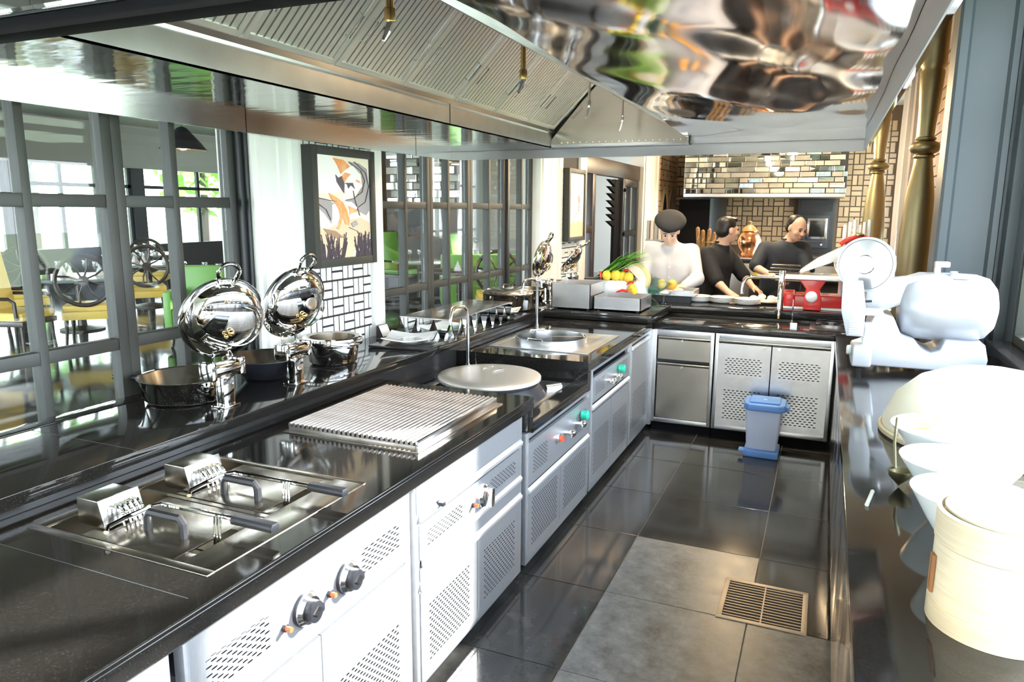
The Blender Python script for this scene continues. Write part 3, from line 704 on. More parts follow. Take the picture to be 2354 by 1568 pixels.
# sloped baffle filters
FP = .452; FW = .445; FL = .66; sl = math.radians(45)
Um = Vector((0, 1, 0)); Vm = Vector((math.cos(sl), 0, math.sin(sl))); Nm = Um.cross(Vm) * -1
Fm = Matrix((Um, Vm, Nm)).transposed().to_4x4()
def fbox(b, a0, a1, c0, c1, d0, d1): 
    k = len(b.v); b.box(a0, a1, c0, c1, d0, d1); b.v[k:] = [tuple(Fm @ Vector(p)) for p in b.v[k:]]; return b
nsl = 13
fb = B(); fbox(fb, 0, .02, 0, FL, -.006, .03); fbox(fb, FW - .02, FW, 0, FL, -.006, .03); fbox(fb, .02, FW - .02, 0, .02, -.006, .03); fbox(fb, .02, FW - .02, FL - .02, FL, -.006, .03)
frame_me = shared(fb, 'filter_frame', 'filter_steel', bevel=.002)
bk = B(); fbox(bk, .02, FW - .02, .02, FL - .02, .026, .030); back_me = shared(bk, 'filter_back', 'rubber_dark')
pitch = (FW - .04) / nsl
sb = B(); kx = len(sb.v)
pw = pitch * .76
sb.prism([(0, .0), (pw, .0), (pw, .010), (pw * .5, .004), (0, .010)], 'y', .02, FL - .02)
sb.v = [tuple(Fm @ Vector((p[0], p[1], p[2]))) for p in sb.v]
slat_me = shared(sb, 'baffle_slat', 'filter_steel', smooth=0)
hb = B(); hb.tube([Fm @ Vector(p) for p in ((.0, 0, 0), (.0, 0, -.02), (.0, .09, -.02), (.0, .09, 0))], .003, 6); hand_me = shared(hb, 'filter_handle', 'chrome')
for k in range(-1, 8):
    y0 = .87 + FP * k + .45
    if y0 < HYN + .02 or y0 + FW > 4.52: continue
    org = Vector((-1.648, y0, 2.190))
    f = piece('baffle_filter', frame_me, hood, org)
    LOC[f.name] = tuple(org)
    piece('filter_back', back_me, f, org)
    for s_ in range(nsl): piece('baffle_slat', slat_me, f, org + Um * (.02 + pitch * s_ + pitch * .15))
    for a in (.04, FW - .04): piece('filter_handle', hand_me, f, org + Um * a + Vm * .12)
# cavity top, end plates, plenum with the buckled polished underside
B().box(-1.19, -.80, HYN + .06, 4.50, 2.655, 2.665).box(-.806, -.80, HYN + .06, 4.50, 2.13, 2.66).build('cavity_lining', 'steel', hood)
B().prism([(-1.70, 2.09), (-.80, 2.09), (-.80, 2.68), (-1.18, 2.68)], 'y', 4.50, 4.508).build('end_plate', 'steel_warm', hood)
B().prism([(-1.70, 2.076), (-.86, 2.076), (-.86, 2.68), (-1.18, 2.68)], 'y', HYN + .05, HYN + .058).build('end_plate', 'steel', hood)
pl = B(); nx_, ny_ = 36, 90
def wav(x, y): return .010 * math.sin(2.3 * x + 1.3 * y + .6) + .007 * math.sin(2.9 * y - 3.1 * x + 1) + .0045 * math.sin(5.2 * x + 1.9 * y) + .0022 * math.sin(6.7 * y + 6.4 * x + 2) + .0018 * math.sin(12 * x - 7 * y) + .0010 * math.sin(15 * x + 9 * y + 1) + .0007 * math.sin(13 * y - 21 * x)
vs = [(-.80 + (HXR - .006 + .80) * i / nx_, HYN + .06 + (4.56 - HYN - .06) * j / ny_) for j in range(ny_ + 1) for i in range(nx_ + 1)]
pl.add([(x, y, 2.130 + wav(x, y)) for x, y in vs], [(j * (nx_ + 1) + i, j * (nx_ + 1) + i + 1, (j + 1) * (nx_ + 1) + i + 1, (j + 1) * (nx_ + 1) + i) for j in range(ny_) for i in range(nx_)])
pl.build('plenum_sheet', 'steel_wavy', hood, smooth=80)
B().box(-.80, HXR, HYN + .06, HYF, 2.20, 2.9).build('plenum_box', 'steel', hood)
B().box(-1.66, -.80, 4.475, 4.52, 2.078, 2.094).build('rear_channel', 'steel_bright', hood)
rv = shared(B().sphere((0, 0, 0), .0045, 8, 5), 'rivet', 'chrome')
for k in range(20): piece('rivet', rv, hood, (-1.60 + k * .042, 4.494, 2.105))
# rims: right, rear, near
B().box(HXR - .004, HXR, HYN, HYF, H0, 2.175).build('side_rim', 'steel_face', hood)
B().box(HXR, HXR + t, HYN, HYF + t, H0, 2.95).build('outer_panel', 'mirror', hood)
B().box(HXL, HXR, HYF, HYF + t, H0, 2.95).build('outer_panel', 'steel', hood)
B().box(HXL, HXR - .004, HYF - .004, HYF, H0, 2.088).box(-.80, HXR - .004, 4.556, 4.56, 2.088, 2.16).build('rear_rim', 'steel_shaded', hood)
B().box(-.80, HXR - .004, 4.55, HYF, 2.084, 2.09).box(HXL, -.80, 4.55, HYF, 2.076, 2.082).build('rear_soffit', 'steel_shaded', hood)
B().box(HXL, HXR, HYN, HYN + .055, H0, 2.05).build('near_rim', 'black_gap', hood, bevel=.003)  # shade of the rim's underside is put into its black colour
B().box(HXL, HXR, HYN - .004, HYN + .05, 2.05, 2.95).build('near_panel', 'frame_dark', hood)
gm = shared(B().box(0, .43, 0, .010, 0, .26), 'mirror_tile', 'mirror', bevel=.008, smooth=0)
for r_ in range(3):
    for k in range(6): piece('mirror_tile', gm, hood, (HXL + .005 + k * .432, HYN - .014, 2.052 + r_ * .264))
B().box(HXL, HXR, HYN, HYF, 2.95, 2.97).build('hood_top', 'steel', hood)
# lamp inside the cavity near the far end
B().tube([(-.93, 3.35, 2.60), (-.93, 4.2, 2.60)], .016, 10).build('lamp_tube', 'tube_glow', hood)
# gas / sprinkler droppers
for q, (y, top) in enumerate(((1.81, 2.66), (2.77, 2.66), (3.64, 2.66), (4.29, 2.66))):
    s_ = thing('spray_nozzle', ['brass fire nozzle hanging nearest the viewer under the hood', 'brass fire nozzle hanging second under the hood', 'thin steel fire nozzle hanging third under the hood', 'thin steel fire nozzle hanging farthest under the hood'][q], 'nozzle', (-1.15, y, top), 'fire nozzles under the hood')
    mt = 'brass_lamp' if q < 2 else 'chrome'; rr = .011 if q < 2 else .006
    B().cyl((-1.15, y, 2.22), rr, top - 2.22, 12).build('pipe', mt, s_)
    B().cyl((-1.15, y, 2.195), rr * 1.5, .035, 8).build('coupling', mt, s_, bevel=.002)
    B().tube([(-1.15, y, 2.197), (-1.155, y - .012, 2.165), (-1.16, y - .022, 2.142)], [rr, rr * .95, rr * .5], 10).build('nozzle_tip', 'chrome', s_)
# ================================================================== COOKING EQUIPMENT
# twin fryer
f = thing('deep_fryer', 'built-in stainless twin fryer with two wire baskets and black handles', 'fryer', (-1.55, 1.44, .86))
z = .8625
pb = B().box(-1.86, -1.237, 1.125, 1.15, .855, z).box(-1.86, -1.237, 1.738, 1.753, .855, z).box(-1.86, -1.82, 1.15, 1.738, .855, z).box(-1.34, -1.237, 1.15, 1.738, .855, z)
pb.build('top_plate', 'steel_warm', f, bevel=.001)
B().box(-1.82, -1.818, 1.15, 1.738, .72, .858).box(-1.342, -1.34, 1.15, 1.738, .72, .858).box(-1.82, -1.34, 1.15, 1.152, .72, .858).box(-1.82, -1.34, 1.736, 1.738, .72, .858).box(-1.82, -1.34, 1.15, 1.738, .715, .72).build('tub', 'steel_warm', f)
B().box(-1.82, -1.34, 1.436, 1.452, .72, .858).build('tub_divider', 'steel_warm', f)
for q, (ya, yb_, yh, yg, xg0, xg1, hb0, hb1) in enumerate(((1.154, 1.434, 1.253, 1.325, -1.345, -1.21, 1.20, 1.31), (1.454, 1.734, 1.517, 1.585, -1.312, -1.188, 1.478, 1.60))):
    # lid plate stops short of the front, leaving the dark slot
    lid = B().box(-1.70, -1.378, ya + .004, yb_ - .004, .853, .8585).box(-1.378, -1.344, ya + .004, ya + .045, .853, .8585).box(-1.378, -1.344, yb_ - .09, yb_ - .004, .853, .8585).build('lid', 'steel_warm', f, bevel=.001)
    B().tube([(-1.573, yh, .856), (-1.572, yh, .895), (-1.562, yh, .908), (-1.455, yh, .908), (-1.445, yh, .895), (-1.444, yh, .856)], .011, 8).build('lid_handle', 'black_plastic', lid)
    hb_ = B(); hb_.prism([(-1.765, .862), (-1.66, .862), (-1.68, .934), (-1.765, .934)], 'y', hb0, hb1); hd = hb_.build('heating_head', 'steel_warm', f, bevel=.003)
    B().prism([(-1.660, .866), (-1.655, .866), (-1.676, .938), (-1.681, .938)], 'y', hb0 - .006, hb1 + .006).build('head_plate', 'steel_bright', hd, bevel=.002)
    for e in range(5):
        y = hb0 + .024 + e * (hb1 - hb0 - .048) / 4
        B().tube([(-1.668, y, .915), (-1.645, y, .918), (-1.628, y, .900), (-1.618, y, .87), (-1.612, y, .83)], .0045, 6).build('heating_tube', 'chrome', hd)
    bk = thing('fry_basket', ['wire fry basket handle nearer the viewer', 'wire fry basket handle beside the chargrill'][q], 'basket', (-1.45, yg, .86), 'fry baskets')
    B().tube([(-1.60, yg - .17, .885), (-1.612, yg - .155, .892), (-1.615, yg - .10, .895), (-1.612, yg - .03, .897), (-1.590, yg - .006, .899), (xg0, yg, .900)], .0065, 8).build('basket_rim', 'chrome', bk)
    for e in range(3):
        B().tube([(-1.40 + e * .010, yg - .012, .900), (-1.385 + e * .010, yg - .03, .888), (-1.376 + e * .010, yg - .04, .84), (-1.374 + e * .010, yg - .04, .76)], .0028, 6).build('basket_wire', 'chrome', bk)
    g = B(); g.prism([(yg - .016, .890), (yg + .012, .888), (yg + .016, .902), (yg + .010, .911), (yg - .012, .912), (yg - .018, .902)], 'x', xg0, xg1); g.build('grip', 'black_plastic', bk, bevel=.004)
    wb_ = B()
    for zz in (.74, .80):
        for yy in (yg - .13, yg - .02): wb_.tube([(-1.60, yy, zz), (-1.38, yy, zz)], .002, 5)
    wb_.build('basket_mesh', 'chrome', bk)
# chargrill
g = thing('chargrill', 'stainless chargrill with a raised grate of parallel bars', 'grill', (-1.52, 2.4, .86))
B().box(-1.815, -1.228, 2.05, 2.76, .8602, .8635).build('base_plate', 'steel_warm', g, bevel=.001)
B().box(-1.80, -1.262, 2.085, 2.745, .8635, .868).build('drip_tray', 'black_gap', g)
B().box(-1.256, -1.244, 2.075, 2.735, .8635, .893).build('side_plate', 'steel_bright', g, bevel=.002)
B().box(-1.806, -1.256, 2.075, 2.085, .8635, .876).build('front_plate', 'grate_iron', g, bevel=.002)
bar = B(); bar.prism([(-.0045, -.012), (.0045, -.012), (.0065, .0), (.003, .006), (-.003, .006), (-.0065, .0)], 'y', 0, .668)
barm = shared(bar, 'grate_bar', 'grate_iron')
nb = 27
for k in range(nb): piece('grate_bar', barm, g, (-1.798 + k * (.530 / (nb - 1)), 2.072, .888))
for y in (2.22, 2.56): B().box(-1.80, -1.258, y, y + .012, .868, .877).build('cross_bar', 'grate_iron', g)
# wok burner + lid
wk = thing('wok_burner', 'stainless wok burner plate with a black rim under the round lid', 'burner', (-1.545, 3.31, .74))
B().box(-1.86, -1.24, 2.99, 3.70, .7402, .744).build('burner_plate', 'steel', wk, bevel=.001)
B().lathe([(.29, 0), (.27, .035), (.25, .06), (.235, .06), (.24, .0)], (-1.545, 3.31, .744), 40).build('burner_ring', 'black_plastic', wk)
B().lathe([(.05, .01), (.16, .02), (.23, .058), (.255, .088), (.262, .089), (.235, .05), (.16, .012), (.05, .002)], (-1.545, 3.31, .745), 48).build('wok', 'steel', wk)
B().box(-1.86, -1.80, 3.02, 3.28, .744, .79).build('side_shelf', 'steel_bright', wk, bevel=.003)
B().tube([(-1.305, 3.50, .752), (-1.25, 3.58, .752)], .012, 8).tube([(-1.32, 3.53, .752), (-1.265, 3.61, .752)], .012, 8).build('grate_tube', 'steel_bright', wk)
lid = thing('wok_cover', 'large round steel lid with a flat wire handle covering the wok', 'lid', (-1.545, 3.30, .835))
B().lathe([(0, .018), (.10, .0175), (.20, .014), (.262, .008), (.268, .002), (.268, -.012), (.264, -.012), (.262, .0), (0, .010)], (-1.545, 3.30, .838), 64).build('lid_plate', 'lid_steel', lid, smooth=50)
B().tube([(-1.60, 3.345, .856), (-1.605, 3.35, .862), (-1.58, 3.415, .862), (-1.50, 3.38, .862), (-1.525, 3.315, .862), (-1.53, 3.31, .856)], .0025, 6).build('wire_handle', 'chrome', lid)
# taps
def tap(name, label, base, zt, reach, r=.009):
    x, y, z0 = base
    t = thing(name, label, 'tap', base)
    B().lathe([(.022, 0), (.022, .006), (.014, .012), (.013, .06), (.010, .064)], base, 20).build('base', 'steel_bright', t)
    pts = [(x, y, z0 + .05), (x, y, zt - .06), (x + reach[0] * .05, y + reach[1] * .05, zt - .03)] + [(x + reach[0] * s_, y + reach[1] * s_, zt - dz) for s_, dz in ((.25, .005), (.5, .0), (.72, .0), (.86, .01), (.95, .03), (1.0, .065), (1.0, .09))]
    B().tube(pts, r, 12).build('spout', 'steel_bright', t)
    return t
tap('wok_tap', 'slim bent steel tap standing behind the wok lid', (-1.87, 3.70, .74), 1.145, (0, -.21))
tap('boiler_tap', 'taller slim steel tap standing behind the round boiler', (-1.76, 4.52, .86), 1.235, (-.02, -.22))
# round divided boiler
bo = thing('noodle_boiler', 'round stainless boiler with divided compartments set in a steel plate', 'boiler', (-1.54, 4.26, .86))
B().box(-1.85, -1.215, 3.945, 3.975, .8602, .866).box(-1.85, -1.215, 4.60, 4.63, .8602, .866).box(-1.85, -1.82, 3.975, 4.60, .8602, .866).box(-1.245, -1.215, 3.975, 4.60, .8602, .866).box(-1.82, -1.79, 3.975, 4.60, .8602, .863).box(-1.32, -1.245, 3.975, 4.60, .8602, .863).box(-1.79, -1.32, 3.975, 4.015, .8602, .863).box(-1.79, -1.32, 4.485, 4.60, .8602, .863).build('drip_plate', 'steel', bo, bevel=.001)
rp = B()
for k in range(32):
    q = []
    for a in (2 * PI * k / 32 + PI / 4, 2 * PI * (k + 1) / 32 + PI / 4):
        ca, sa = math.cos(a), math.sin(a); m_ = .235 / max(abs(ca), abs(sa)); q.append(((-1.555 + .222 * ca, 4.25 + .222 * sa, .863), (-1.555 + m_ * ca, 4.25 + m_ * sa, .863)))
    rp.quad(q[0][0], q[0][1], q[1][1], q[1][0])
rp.build('rim_plate', 'steel', bo, smooth=0)
B().lathe([(.225, .0), (.225, .028), (.228, .030), (.228, .036), (.218, .036)], (-1.555, 4.25, .8632), 56).build('drum', 'steel', bo)
B().lathe([(.218, .036), (.216, .028), (.214, -.17), (0, -.175)], (-1.555, 4.25, .8632), 56).build('drum_inside', 'steel_shaded', bo)  # inner wall split off so its shade sits in the darker steel
for a in (.35, 2.4, 4.55):
    B().add([Vector((-1.555, 4.25, .868)) + Vector(p) for p in [(0, 0, -.16), (.213 * math.cos(a), .213 * math.sin(a), -.16), (.213 * math.cos(a), .213 * math.sin(a), .026), (0, 0, .026)]] +
            [Vector((-1.555, 4.25, .868)) + Vector(p) for p in [(-.006 * math.sin(a), .006 * math.cos(a), -.16), (.213 * math.cos(a) - .006 * math.sin(a), .213 * math.sin(a) + .006 * math.cos(a), -.16), (.213 * math.cos(a) - .006 * math.sin(a), .213 * math.sin(a) + .006 * math.cos(a), .030), (-.006 * math.sin(a), .006 * math.cos(a), .030)]],
            [(0, 1, 2, 3), (4, 5, 6, 7), (0, 1, 5, 4), (1, 2, 6, 5), (2, 3, 7, 6), (3, 0, 4, 7)]).build('divider', 'steel_bright', bo, smooth=0)
    p = Vector((-1.555, 4.25, .8995)) + Vector((math.cos(a), math.sin(a), 0)) * .20; q_ = Vector((-math.sin(a), math.cos(a), 0)) * .05
    B().tube([p - q_, p - q_ + Vector((0, 0, .006)), p + q_ + Vector((0, 0, .006)), p + q_], .006, 8).build('lift_handle', 'steel_bright', bo)
# burner trivet and white timer block on the back counter
tv = thing('gas_hob', 'black cast-iron hob trivet on the back worktop beside the window run', 'hob', (.2, 5.66, .86))
B().box(-.06, .50, 5.46, 5.86, .8602, .866).build('hob_plate', 'black_plastic', tv, bevel=.002)
for cx_ in (.08, .36):
    B().lathe([(.10, 0), (.10, .02), (.092, .02), (.092, 0)], (cx_, 5.66, .866), 28).build('burner_ring', 'grate_iron', tv)
    for k in range(4):
        a = k * PI / 2 + PI / 4; B().box(-.14, -.03, -.006, .006, .014, .026).xf(Matrix.Translation((cx_, 5.66, .866)) @ Matrix.Rotation(a, 4, 'Z')).build('trivet_arm', 'black_plastic', tv)
bl = thing('paper_block', 'small white block with a thin upright rod on the back worktop', 'stand', (-.165, 5.44, .86))
B().box(-.188, -.142, 5.42, 5.465, .8602, .905).build('block', 'ceramic', bl, bevel=.004)
B().cyl((-.178, 5.443, .905), .004, .17, 8).build('rod', 'chrome', bl)
# mixer tap on the back ledge
mt = thing('mixer_tap', 'chrome mixer tap with a long bent arm on the back ledge', 'tap', (-.29, 5.955, .925))
B().cyl((-.29, 5.955, .925), .024, .31, 18).build('column', 'chrome', mt, bevel=.004)
B().tube([(-.29, 5.955, 1.18), (-.50, 5.955, 1.18), (-.55, 5.955, 1.165), (-.575, 5.955, 1.12), (-.58, 5.955, 1.04)], .013, 12).build('arm', 'chrome', mt)
B().tube([(-.29, 5.94, 1.14), (-.29, 5.88, 1.13), (-.29, 5.85, 1.10), (-.29, 5.85, .90)], .018, 12).build('spray_hose', 'chrome', mt)
B().cyl((-.29, 5.85, .875), .012, .028, 12).build('spray_tip', 'brass_lamp', mt)

# ================================================================== CHAFING DISHES
def frame_from(n):
    n = Vector(n).normalized(); u = Vector((0, 0, 1)); u = (u - n * u.dot(n)).normalized(); v = u.cross(n) * -1
    return n, u, v                                   # n outward, u up the disc, v sideways
def chafer_stand(t, px, py, lc, ln, r):
    n, u, v = frame_from(ln); lc = Vector(lc)
    s_ = B().box(px - .022, px + .022, py - .028, py + .028, .929, 1.045).build('stand_post', 'chrome', t, bevel=.003)
    B().box(px - .034, px + .034, py - .042, py + .042, .9252, .933).build('stand_foot', 'chrome', t, bevel=.002)
    hb_ = lc - u * (r + .02)
    B().tube([(px, py - .07, 1.075), (px, py + .07, 1.075)], .03, 16).build('hinge_barrel', 'chrome', t, bevel=.004)
    for sy in (-1, 1):
        B().box(px - .04, px + .03, py + sy * .072 - .014, py + sy * .072 + .014, 1.04, 1.11).build('hinge_cheek', 'chrome', t, bevel=.008)
        B().tube([Vector((px, py + sy * .05, 1.09)), hb_ + v * (sy * .04) + Vector((.01, 0, -.01)), hb_ + v * (sy * .035) + u * .03], .006, 8).build('hinge_arm', 'chrome', t)
    B().box(px - .012, px + .012, py - .02, py + .02, 1.045, 1.06).build('post_cap', 'chrome', t)
    M = Matrix((v, u, n)).transposed().to_4x4(); M.translation = lc
    l = B().lathe([(r - .006, -.012), (r + .002, -.012), (r + .005, -.004), (r + .002, .004), (r - .012, .006), (r - .018, .010), (r * .86, .028), (r * .68, .043), (r * .45, .053), (r * .22, .058), (0, .060)], (0, 0, 0), 56).xf(M).build('lid', 'chrome', t, smooth=60)
    gl = B().lathe([(0, .0), (r * .50, .0), (r * .50, .006), (0, .010)], (-.30 * r, -.12 * r, .046), 40).xf(M).build('lid_window', 'clear_glass', l, smooth=60)
    B().lathe([(r * .50, -.002), (r * .515, .004), (r * .50, .008)], (-.30 * r, -.12 * r, .046), 40).xf(M).build('window_rim', 'chrome', l)
    B().sphere((0, 0, 0), .014, 12, 8).sphere((.02, -.012, .004), .010, 10, 6).xf(M @ Matrix.Translation((-.05 * r, -.2 * r, .066))).build('vent_knob', 'brass_lamp', l)
    w_ = r * .24
    B().tube([M @ Vector(p) for p in [(-w_ * .8, r - .01, .012), (-w_ * .85, r + .015, .024)] + [(-w_ * math.cos(PI * q / 12), r + .042 + .036 * math.sin(PI * q / 12), .036) for q in range(13)] + [(w_ * .85, r + .015, .024), (w_ * .8, r - .01, .012)]], .008, 10).build('lid_handle', 'chrome', l)
def pan(name, label, c, rb, rt_, zt, mat_out='chrome', handle=None, cat='pan', group='chafing pans'):
    t = thing(name, label, cat, (c[0], c[1], .925), group)
    B().lathe([(0, .9255), (rb, .9255), (rb + .012, .935), (rt_, zt - .008), (rt_ + .006, zt), (rt_ - .002, zt + .001)], (c[0], c[1], 0), 56).build('pan_outside', mat_out, t, smooth=50)
    B().lathe([(rt_ - .002, zt + .001), (rt_ - .008, zt - .006), (rb + .002, .945), (rb - .012, .934), (0, .934)], (c[0], c[1], 0), 56).build('pan_inside', 'steel_warm', t, smooth=50)
    if handle:
        a = handle; d = Vector((math.cos(a), math.sin(a), 0)); p = Vector((c[0], c[1], zt - .03))
        B().tube([p + d * (rt_ - .01), p + d * (rt_ + .05) + Vector((0, 0, .006)), p + d * (rt_ + .15) + Vector((0, 0, .004))], [.009, .012, .010], 10).build('pan_handle', 'black_plastic', t)
    return t
pan('chafing_pan', 'open chrome chafing pan nearest the viewer with a black handle', (-2.335, 2.10), .15, .182, 1.022, handle=PI * 1.08)
ch = thing('chafing_stand', 'chafing stand with the lid raised, nearest the viewer', 'chafing dish', (-2.10, 2.065, .925), 'chafing stands')
chafer_stand(ch, -2.10, 2.065, (-2.135, 2.115, 1.262), (.86, -.42, -.30), .163)
pan('chafing_pan', 'black bowl-shaped chafing pan between the two raised lids', (-2.31, 2.52), .085, .178, 1.022, 'black_plastic')
ch = thing('chafing_stand', 'chafing stand with the raised lid in front of the white pillar', 'chafing dish', (-2.10, 2.475, .925), 'chafing stands')
chafer_stand(ch, -2.10, 2.475, (-2.13, 2.525, 1.275), (.93, -.17, -.32), .162)
t = thing('soup_pot', 'round chrome soup pot with a wide brassy rim before the tile panel', 'pot', (-2.235, 2.92, .925))
B().lathe([(0, .9255), (.105, .9255), (.118, .935), (.128, 1.015), (.146, 1.02), (.150, 1.035), (.146, 1.055), (.135, 1.060)], (-2.235, 2.92, 0), 56).build('pot_body', 'chrome', t, smooth=50)
B().lathe([(.135, 1.060), (.112, 1.055), (.108, .96), (0, .95)], (-2.235, 2.92, 0), 56).build('pot_inside', 'steel_warm', t, smooth=50)
pan('chafing_pan', 'wide shallow chrome chafing pan beyond the toothed mirror shelf', (-2.23, 5.10), .175, .19, 1.045)
t = thing('chafing_cover', 'polished chrome lid closing the wide pan beyond the mirror shelf', 'lid', (-2.23, 5.10, 1.045))
B().lathe([(.196, 0), (.2, .006), (.19, .02), (.16, .036), (.10, .046), (0, .05)], (-2.23, 5.10, 1.047), 48).build('lid_plate', 'steel_bright', t, smooth=60)
B().tube([(-2.27, 5.10, 1.095), (-2.265, 5.10, 1.115), (-2.195, 5.10, 1.115), (-2.19, 5.10, 1.095)], .006, 8).build('lid_handle', 'chrome', t)
pan('chafing_pan', 'chrome chafing pan in front of the far white pillar', (-2.30, 5.72), .12, .16, 1.02)
ch = thing('chafing_stand', 'chafing stand with raised lid before the far white pillar', 'chafing dish', (-2.12, 5.70, .925), 'chafing stands')
chafer_stand(ch, -2.12, 5.70, (-2.19, 5.72, 1.275), (.97, -.02, -.22), .155)
pan('chafing_pan', 'chrome chafing pan before the far tile panel', (-2.32, 6.42), .12, .16, 1.02)
ch = thing('chafing_stand', 'chafing stand with steeply tilted lid before the far tile panel', 'chafing dish', (-2.14, 6.40, .925), 'chafing stands')
chafer_stand(ch, -2.14, 6.40, (-2.17, 6.44, 1.24), (.80, .10, -.58), .15)
# plates, trays, cards, mirror shelf
def square_plate(label, cx_, cy_, w, rot, z0=.925, group='white square plates'):
    t = thing('square_plate', label, 'plate', (cx_, cy_, z0), group)
    b = B(); n = 16; g = []
    for j in range(n + 1):
        for i in range(n + 1):
            u_, v_ = i / n * 2 - 1, j / n * 2 - 1
            k = max(abs(u_), abs(v_)); zz = .012 + max(0, k - .55) * .03 + (abs(u_ * v_) ** 1.5) * .018
            g.append((u_ * w / 2 * (1 - .12 * (1 - abs(v_)) * 0), v_ * w / 2, zz))
    top = [p for p in g]; bot = [(p[0], p[1], p[2] - .006) for p in g]; k0 = len(top)
    fs = []
    for j in range(n):
        for i in range(n):
            a = j * (n + 1) + i; fs += [(a, a + 1, a + n + 2, a + n + 1), (k0 + a, k0 + a + n + 1, k0 + a + n + 2, k0 + a + 1)]
    rim = [i for i in range(n)] + [i * (n + 1) + n for i in range(n)] + [n * (n + 1) + n - i for i in range(n)] + [(n - i) * (n + 1) for i in range(n)]
    for a, c in zip(rim, rim[1:] + rim[:1]): fs.append((a, c, k0 + c, k0 + a))
    M = Matrix.Translation((cx_, cy_, z0)) @ Matrix.Rotation(rot, 4, 'Z')
    b.add(top + bot, fs).xf(M).build('dish', 'ceramic', t, smooth=60)
    B().lathe([(.0, .001), (w * .24, .001), (w * .25, .004), (w * .27, .014)], (cx_, cy_, z0), 32).build('foot_ring', 'ceramic', t)
square_plate('white square plate with turned-up corners on the slate tray beside the tile panel', -2.14, 3.50, .27, .35, .940)
tag(B().box(-.18, .18, -.15, .15, 0, .013).xf(Matrix.Translation((-2.13, 3.48, .9255)) @ Matrix.Rotation(.1, 4, 'Z')).build('slate_tray', 'granite_edge', bevel=.003), 'dark stone tray under the near white square plate', 'tray')
square_plate('white square plate under the far end of the toothed mirror shelf', -2.12, 4.72, .25, .2, .940)
tag(B().box(-.17, .17, -.15, .15, 0, .013).xf(Matrix.Translation((-2.12, 4.72, .9255))).build('slate_tray', 'granite_edge', bevel=.003), 'dark stone tray under the far white square plate', 'tray')
def card(label, x, y):
    t = thing('label_card', label, 'card', (x, y, .925), 'buffet label cards')
    B().prism([(x - .02, .9255), (x + .025, .9255), (x - .012, 1.0), (x - .017, 1.0)], 'y', y - .05, y + .05).build('holder', 'black_plastic', t)
    B().add([(x + .0235, y - .045, .935), (x + .0235, y + .045, .935), (x - .006, y + .045, .998), (x - .006, y - .045, .998)], [(0, 1, 2, 3)]).build('paper', 'paper_card', t, smooth=0)
card('small tilted label card behind the near white plate', -2.40, 3.63); card('small label card behind the toothed mirror shelf', -2.45, 4.86)
ms = thing('mirror_shelf', 'low mirror-steel display shelf with downward triangular teeth', 'shelf', (-2.15, 4.15, .925))
B().box(-2.33, -1.985, 3.70, 4.62, 1.040, 1.048).build('shelf_top', 'steel_bright', ms, bevel=.001)
for k in range(7):
    y = 3.71 + k * .13
    for x in (-1.99, -2.325):
        B().prism([(y, 1.040), (y + .125, 1.040), (y + .075, .9262), (y + .05, .9262)], 'x', x, x + .005).build('tooth', 'mirror', ms, smooth=0)
for k in range(3):
    x = -2.325 + k * .115
    B().prism([(x, 1.040), (x + .11, 1.040), (x + .065, .9262), (x + .045, .9262)], 'y', 3.70, 3.705).build('tooth', 'mirror', ms, smooth=0)

# ================================================================== CORNER LEDGE: boxes, fruit
def openbox(label, x0, x1, y0, y1, z0, z1, mat='steel', rot=0):
    t = thing('steel_box', label, 'box', ((x0 + x1) / 2, (y0 + y1) / 2, z0), 'steel boxes on the corner ledge'); e = .006
    B().box(x0, x1, y0, y0 + e, z0 + .01, z1).box(x0, x1, y1 - e, y1, z0 + .01, z1).box(x0, x0 + e, y0, y1, z0 + .01, z1).box(x1 - e, x1, y0, y1, z0 + .01, z1).box(x0, x1, y0, y1, z0 + .01, z0 + .016).build('box_shell', mat, t)
    B().box(x0 + e, x1 - e, y0 + e, y1 - e, z1 - .085, z1 - .08).build('inner_pan', 'steel_warm', t)
    for x in (x0 + .03, x1 - .03):
        for y in (y0 + .03, y1 - .03): B().cyl((x, y, z0), .012, .0105, 10).build('foot', 'rubber_dark', t)
openbox('tall open steel box on the corner ledge', -1.93, -1.615, 5.26, 5.62, .925, 1.125)
openbox('low open steel tray-box beside the tall box', -1.60, -1.235, 5.30, 5.66, .925, 1.035)
tag(B().box(-.21, .21, -.06, .06, 0, .012).xf(Matrix.Translation((-1.60, 5.75, 1.127)) @ Matrix.Rotation(.25, 4, 'Z')).build('serving_board', 'dark_wood', bevel=.003), 'dark board lying across the back of the tall steel box', 'board')
tag(B().box(-1.80, -1.30, 5.68, 5.82, .9255, 1.1268).build('riser_block', 'ceramic', bevel=.004), 'white riser block carrying the vegetables behind the steel boxes', 'riser')
gd = thing('glass_platter', 'teal glass platter tilted behind the low steel box', 'platter', (-1.33, 5.90, .925))
b = B(); pts = [(-.20, -.02), (.12, -.14), (.20, .06), (.02, .15), (-.17, .10)]
b.prism(pts, 'z', 0, .012).xf(Matrix.Translation((-1.33, 5.92, 1.045)) @ Matrix.Rotation(-.35, 4, 'Y') @ Matrix.Rotation(-.5, 4, 'X')); b.build('glass_sheet', 'teal_glass', gd, bevel=.002)
B().lathe([(.11, 0), (.10, .01), (.045, .05), (.04, .09), (.07, .115), (.075, .12)], (-1.33, 5.92, .9255), 28).build('glass_foot', 'teal_glass', gd)
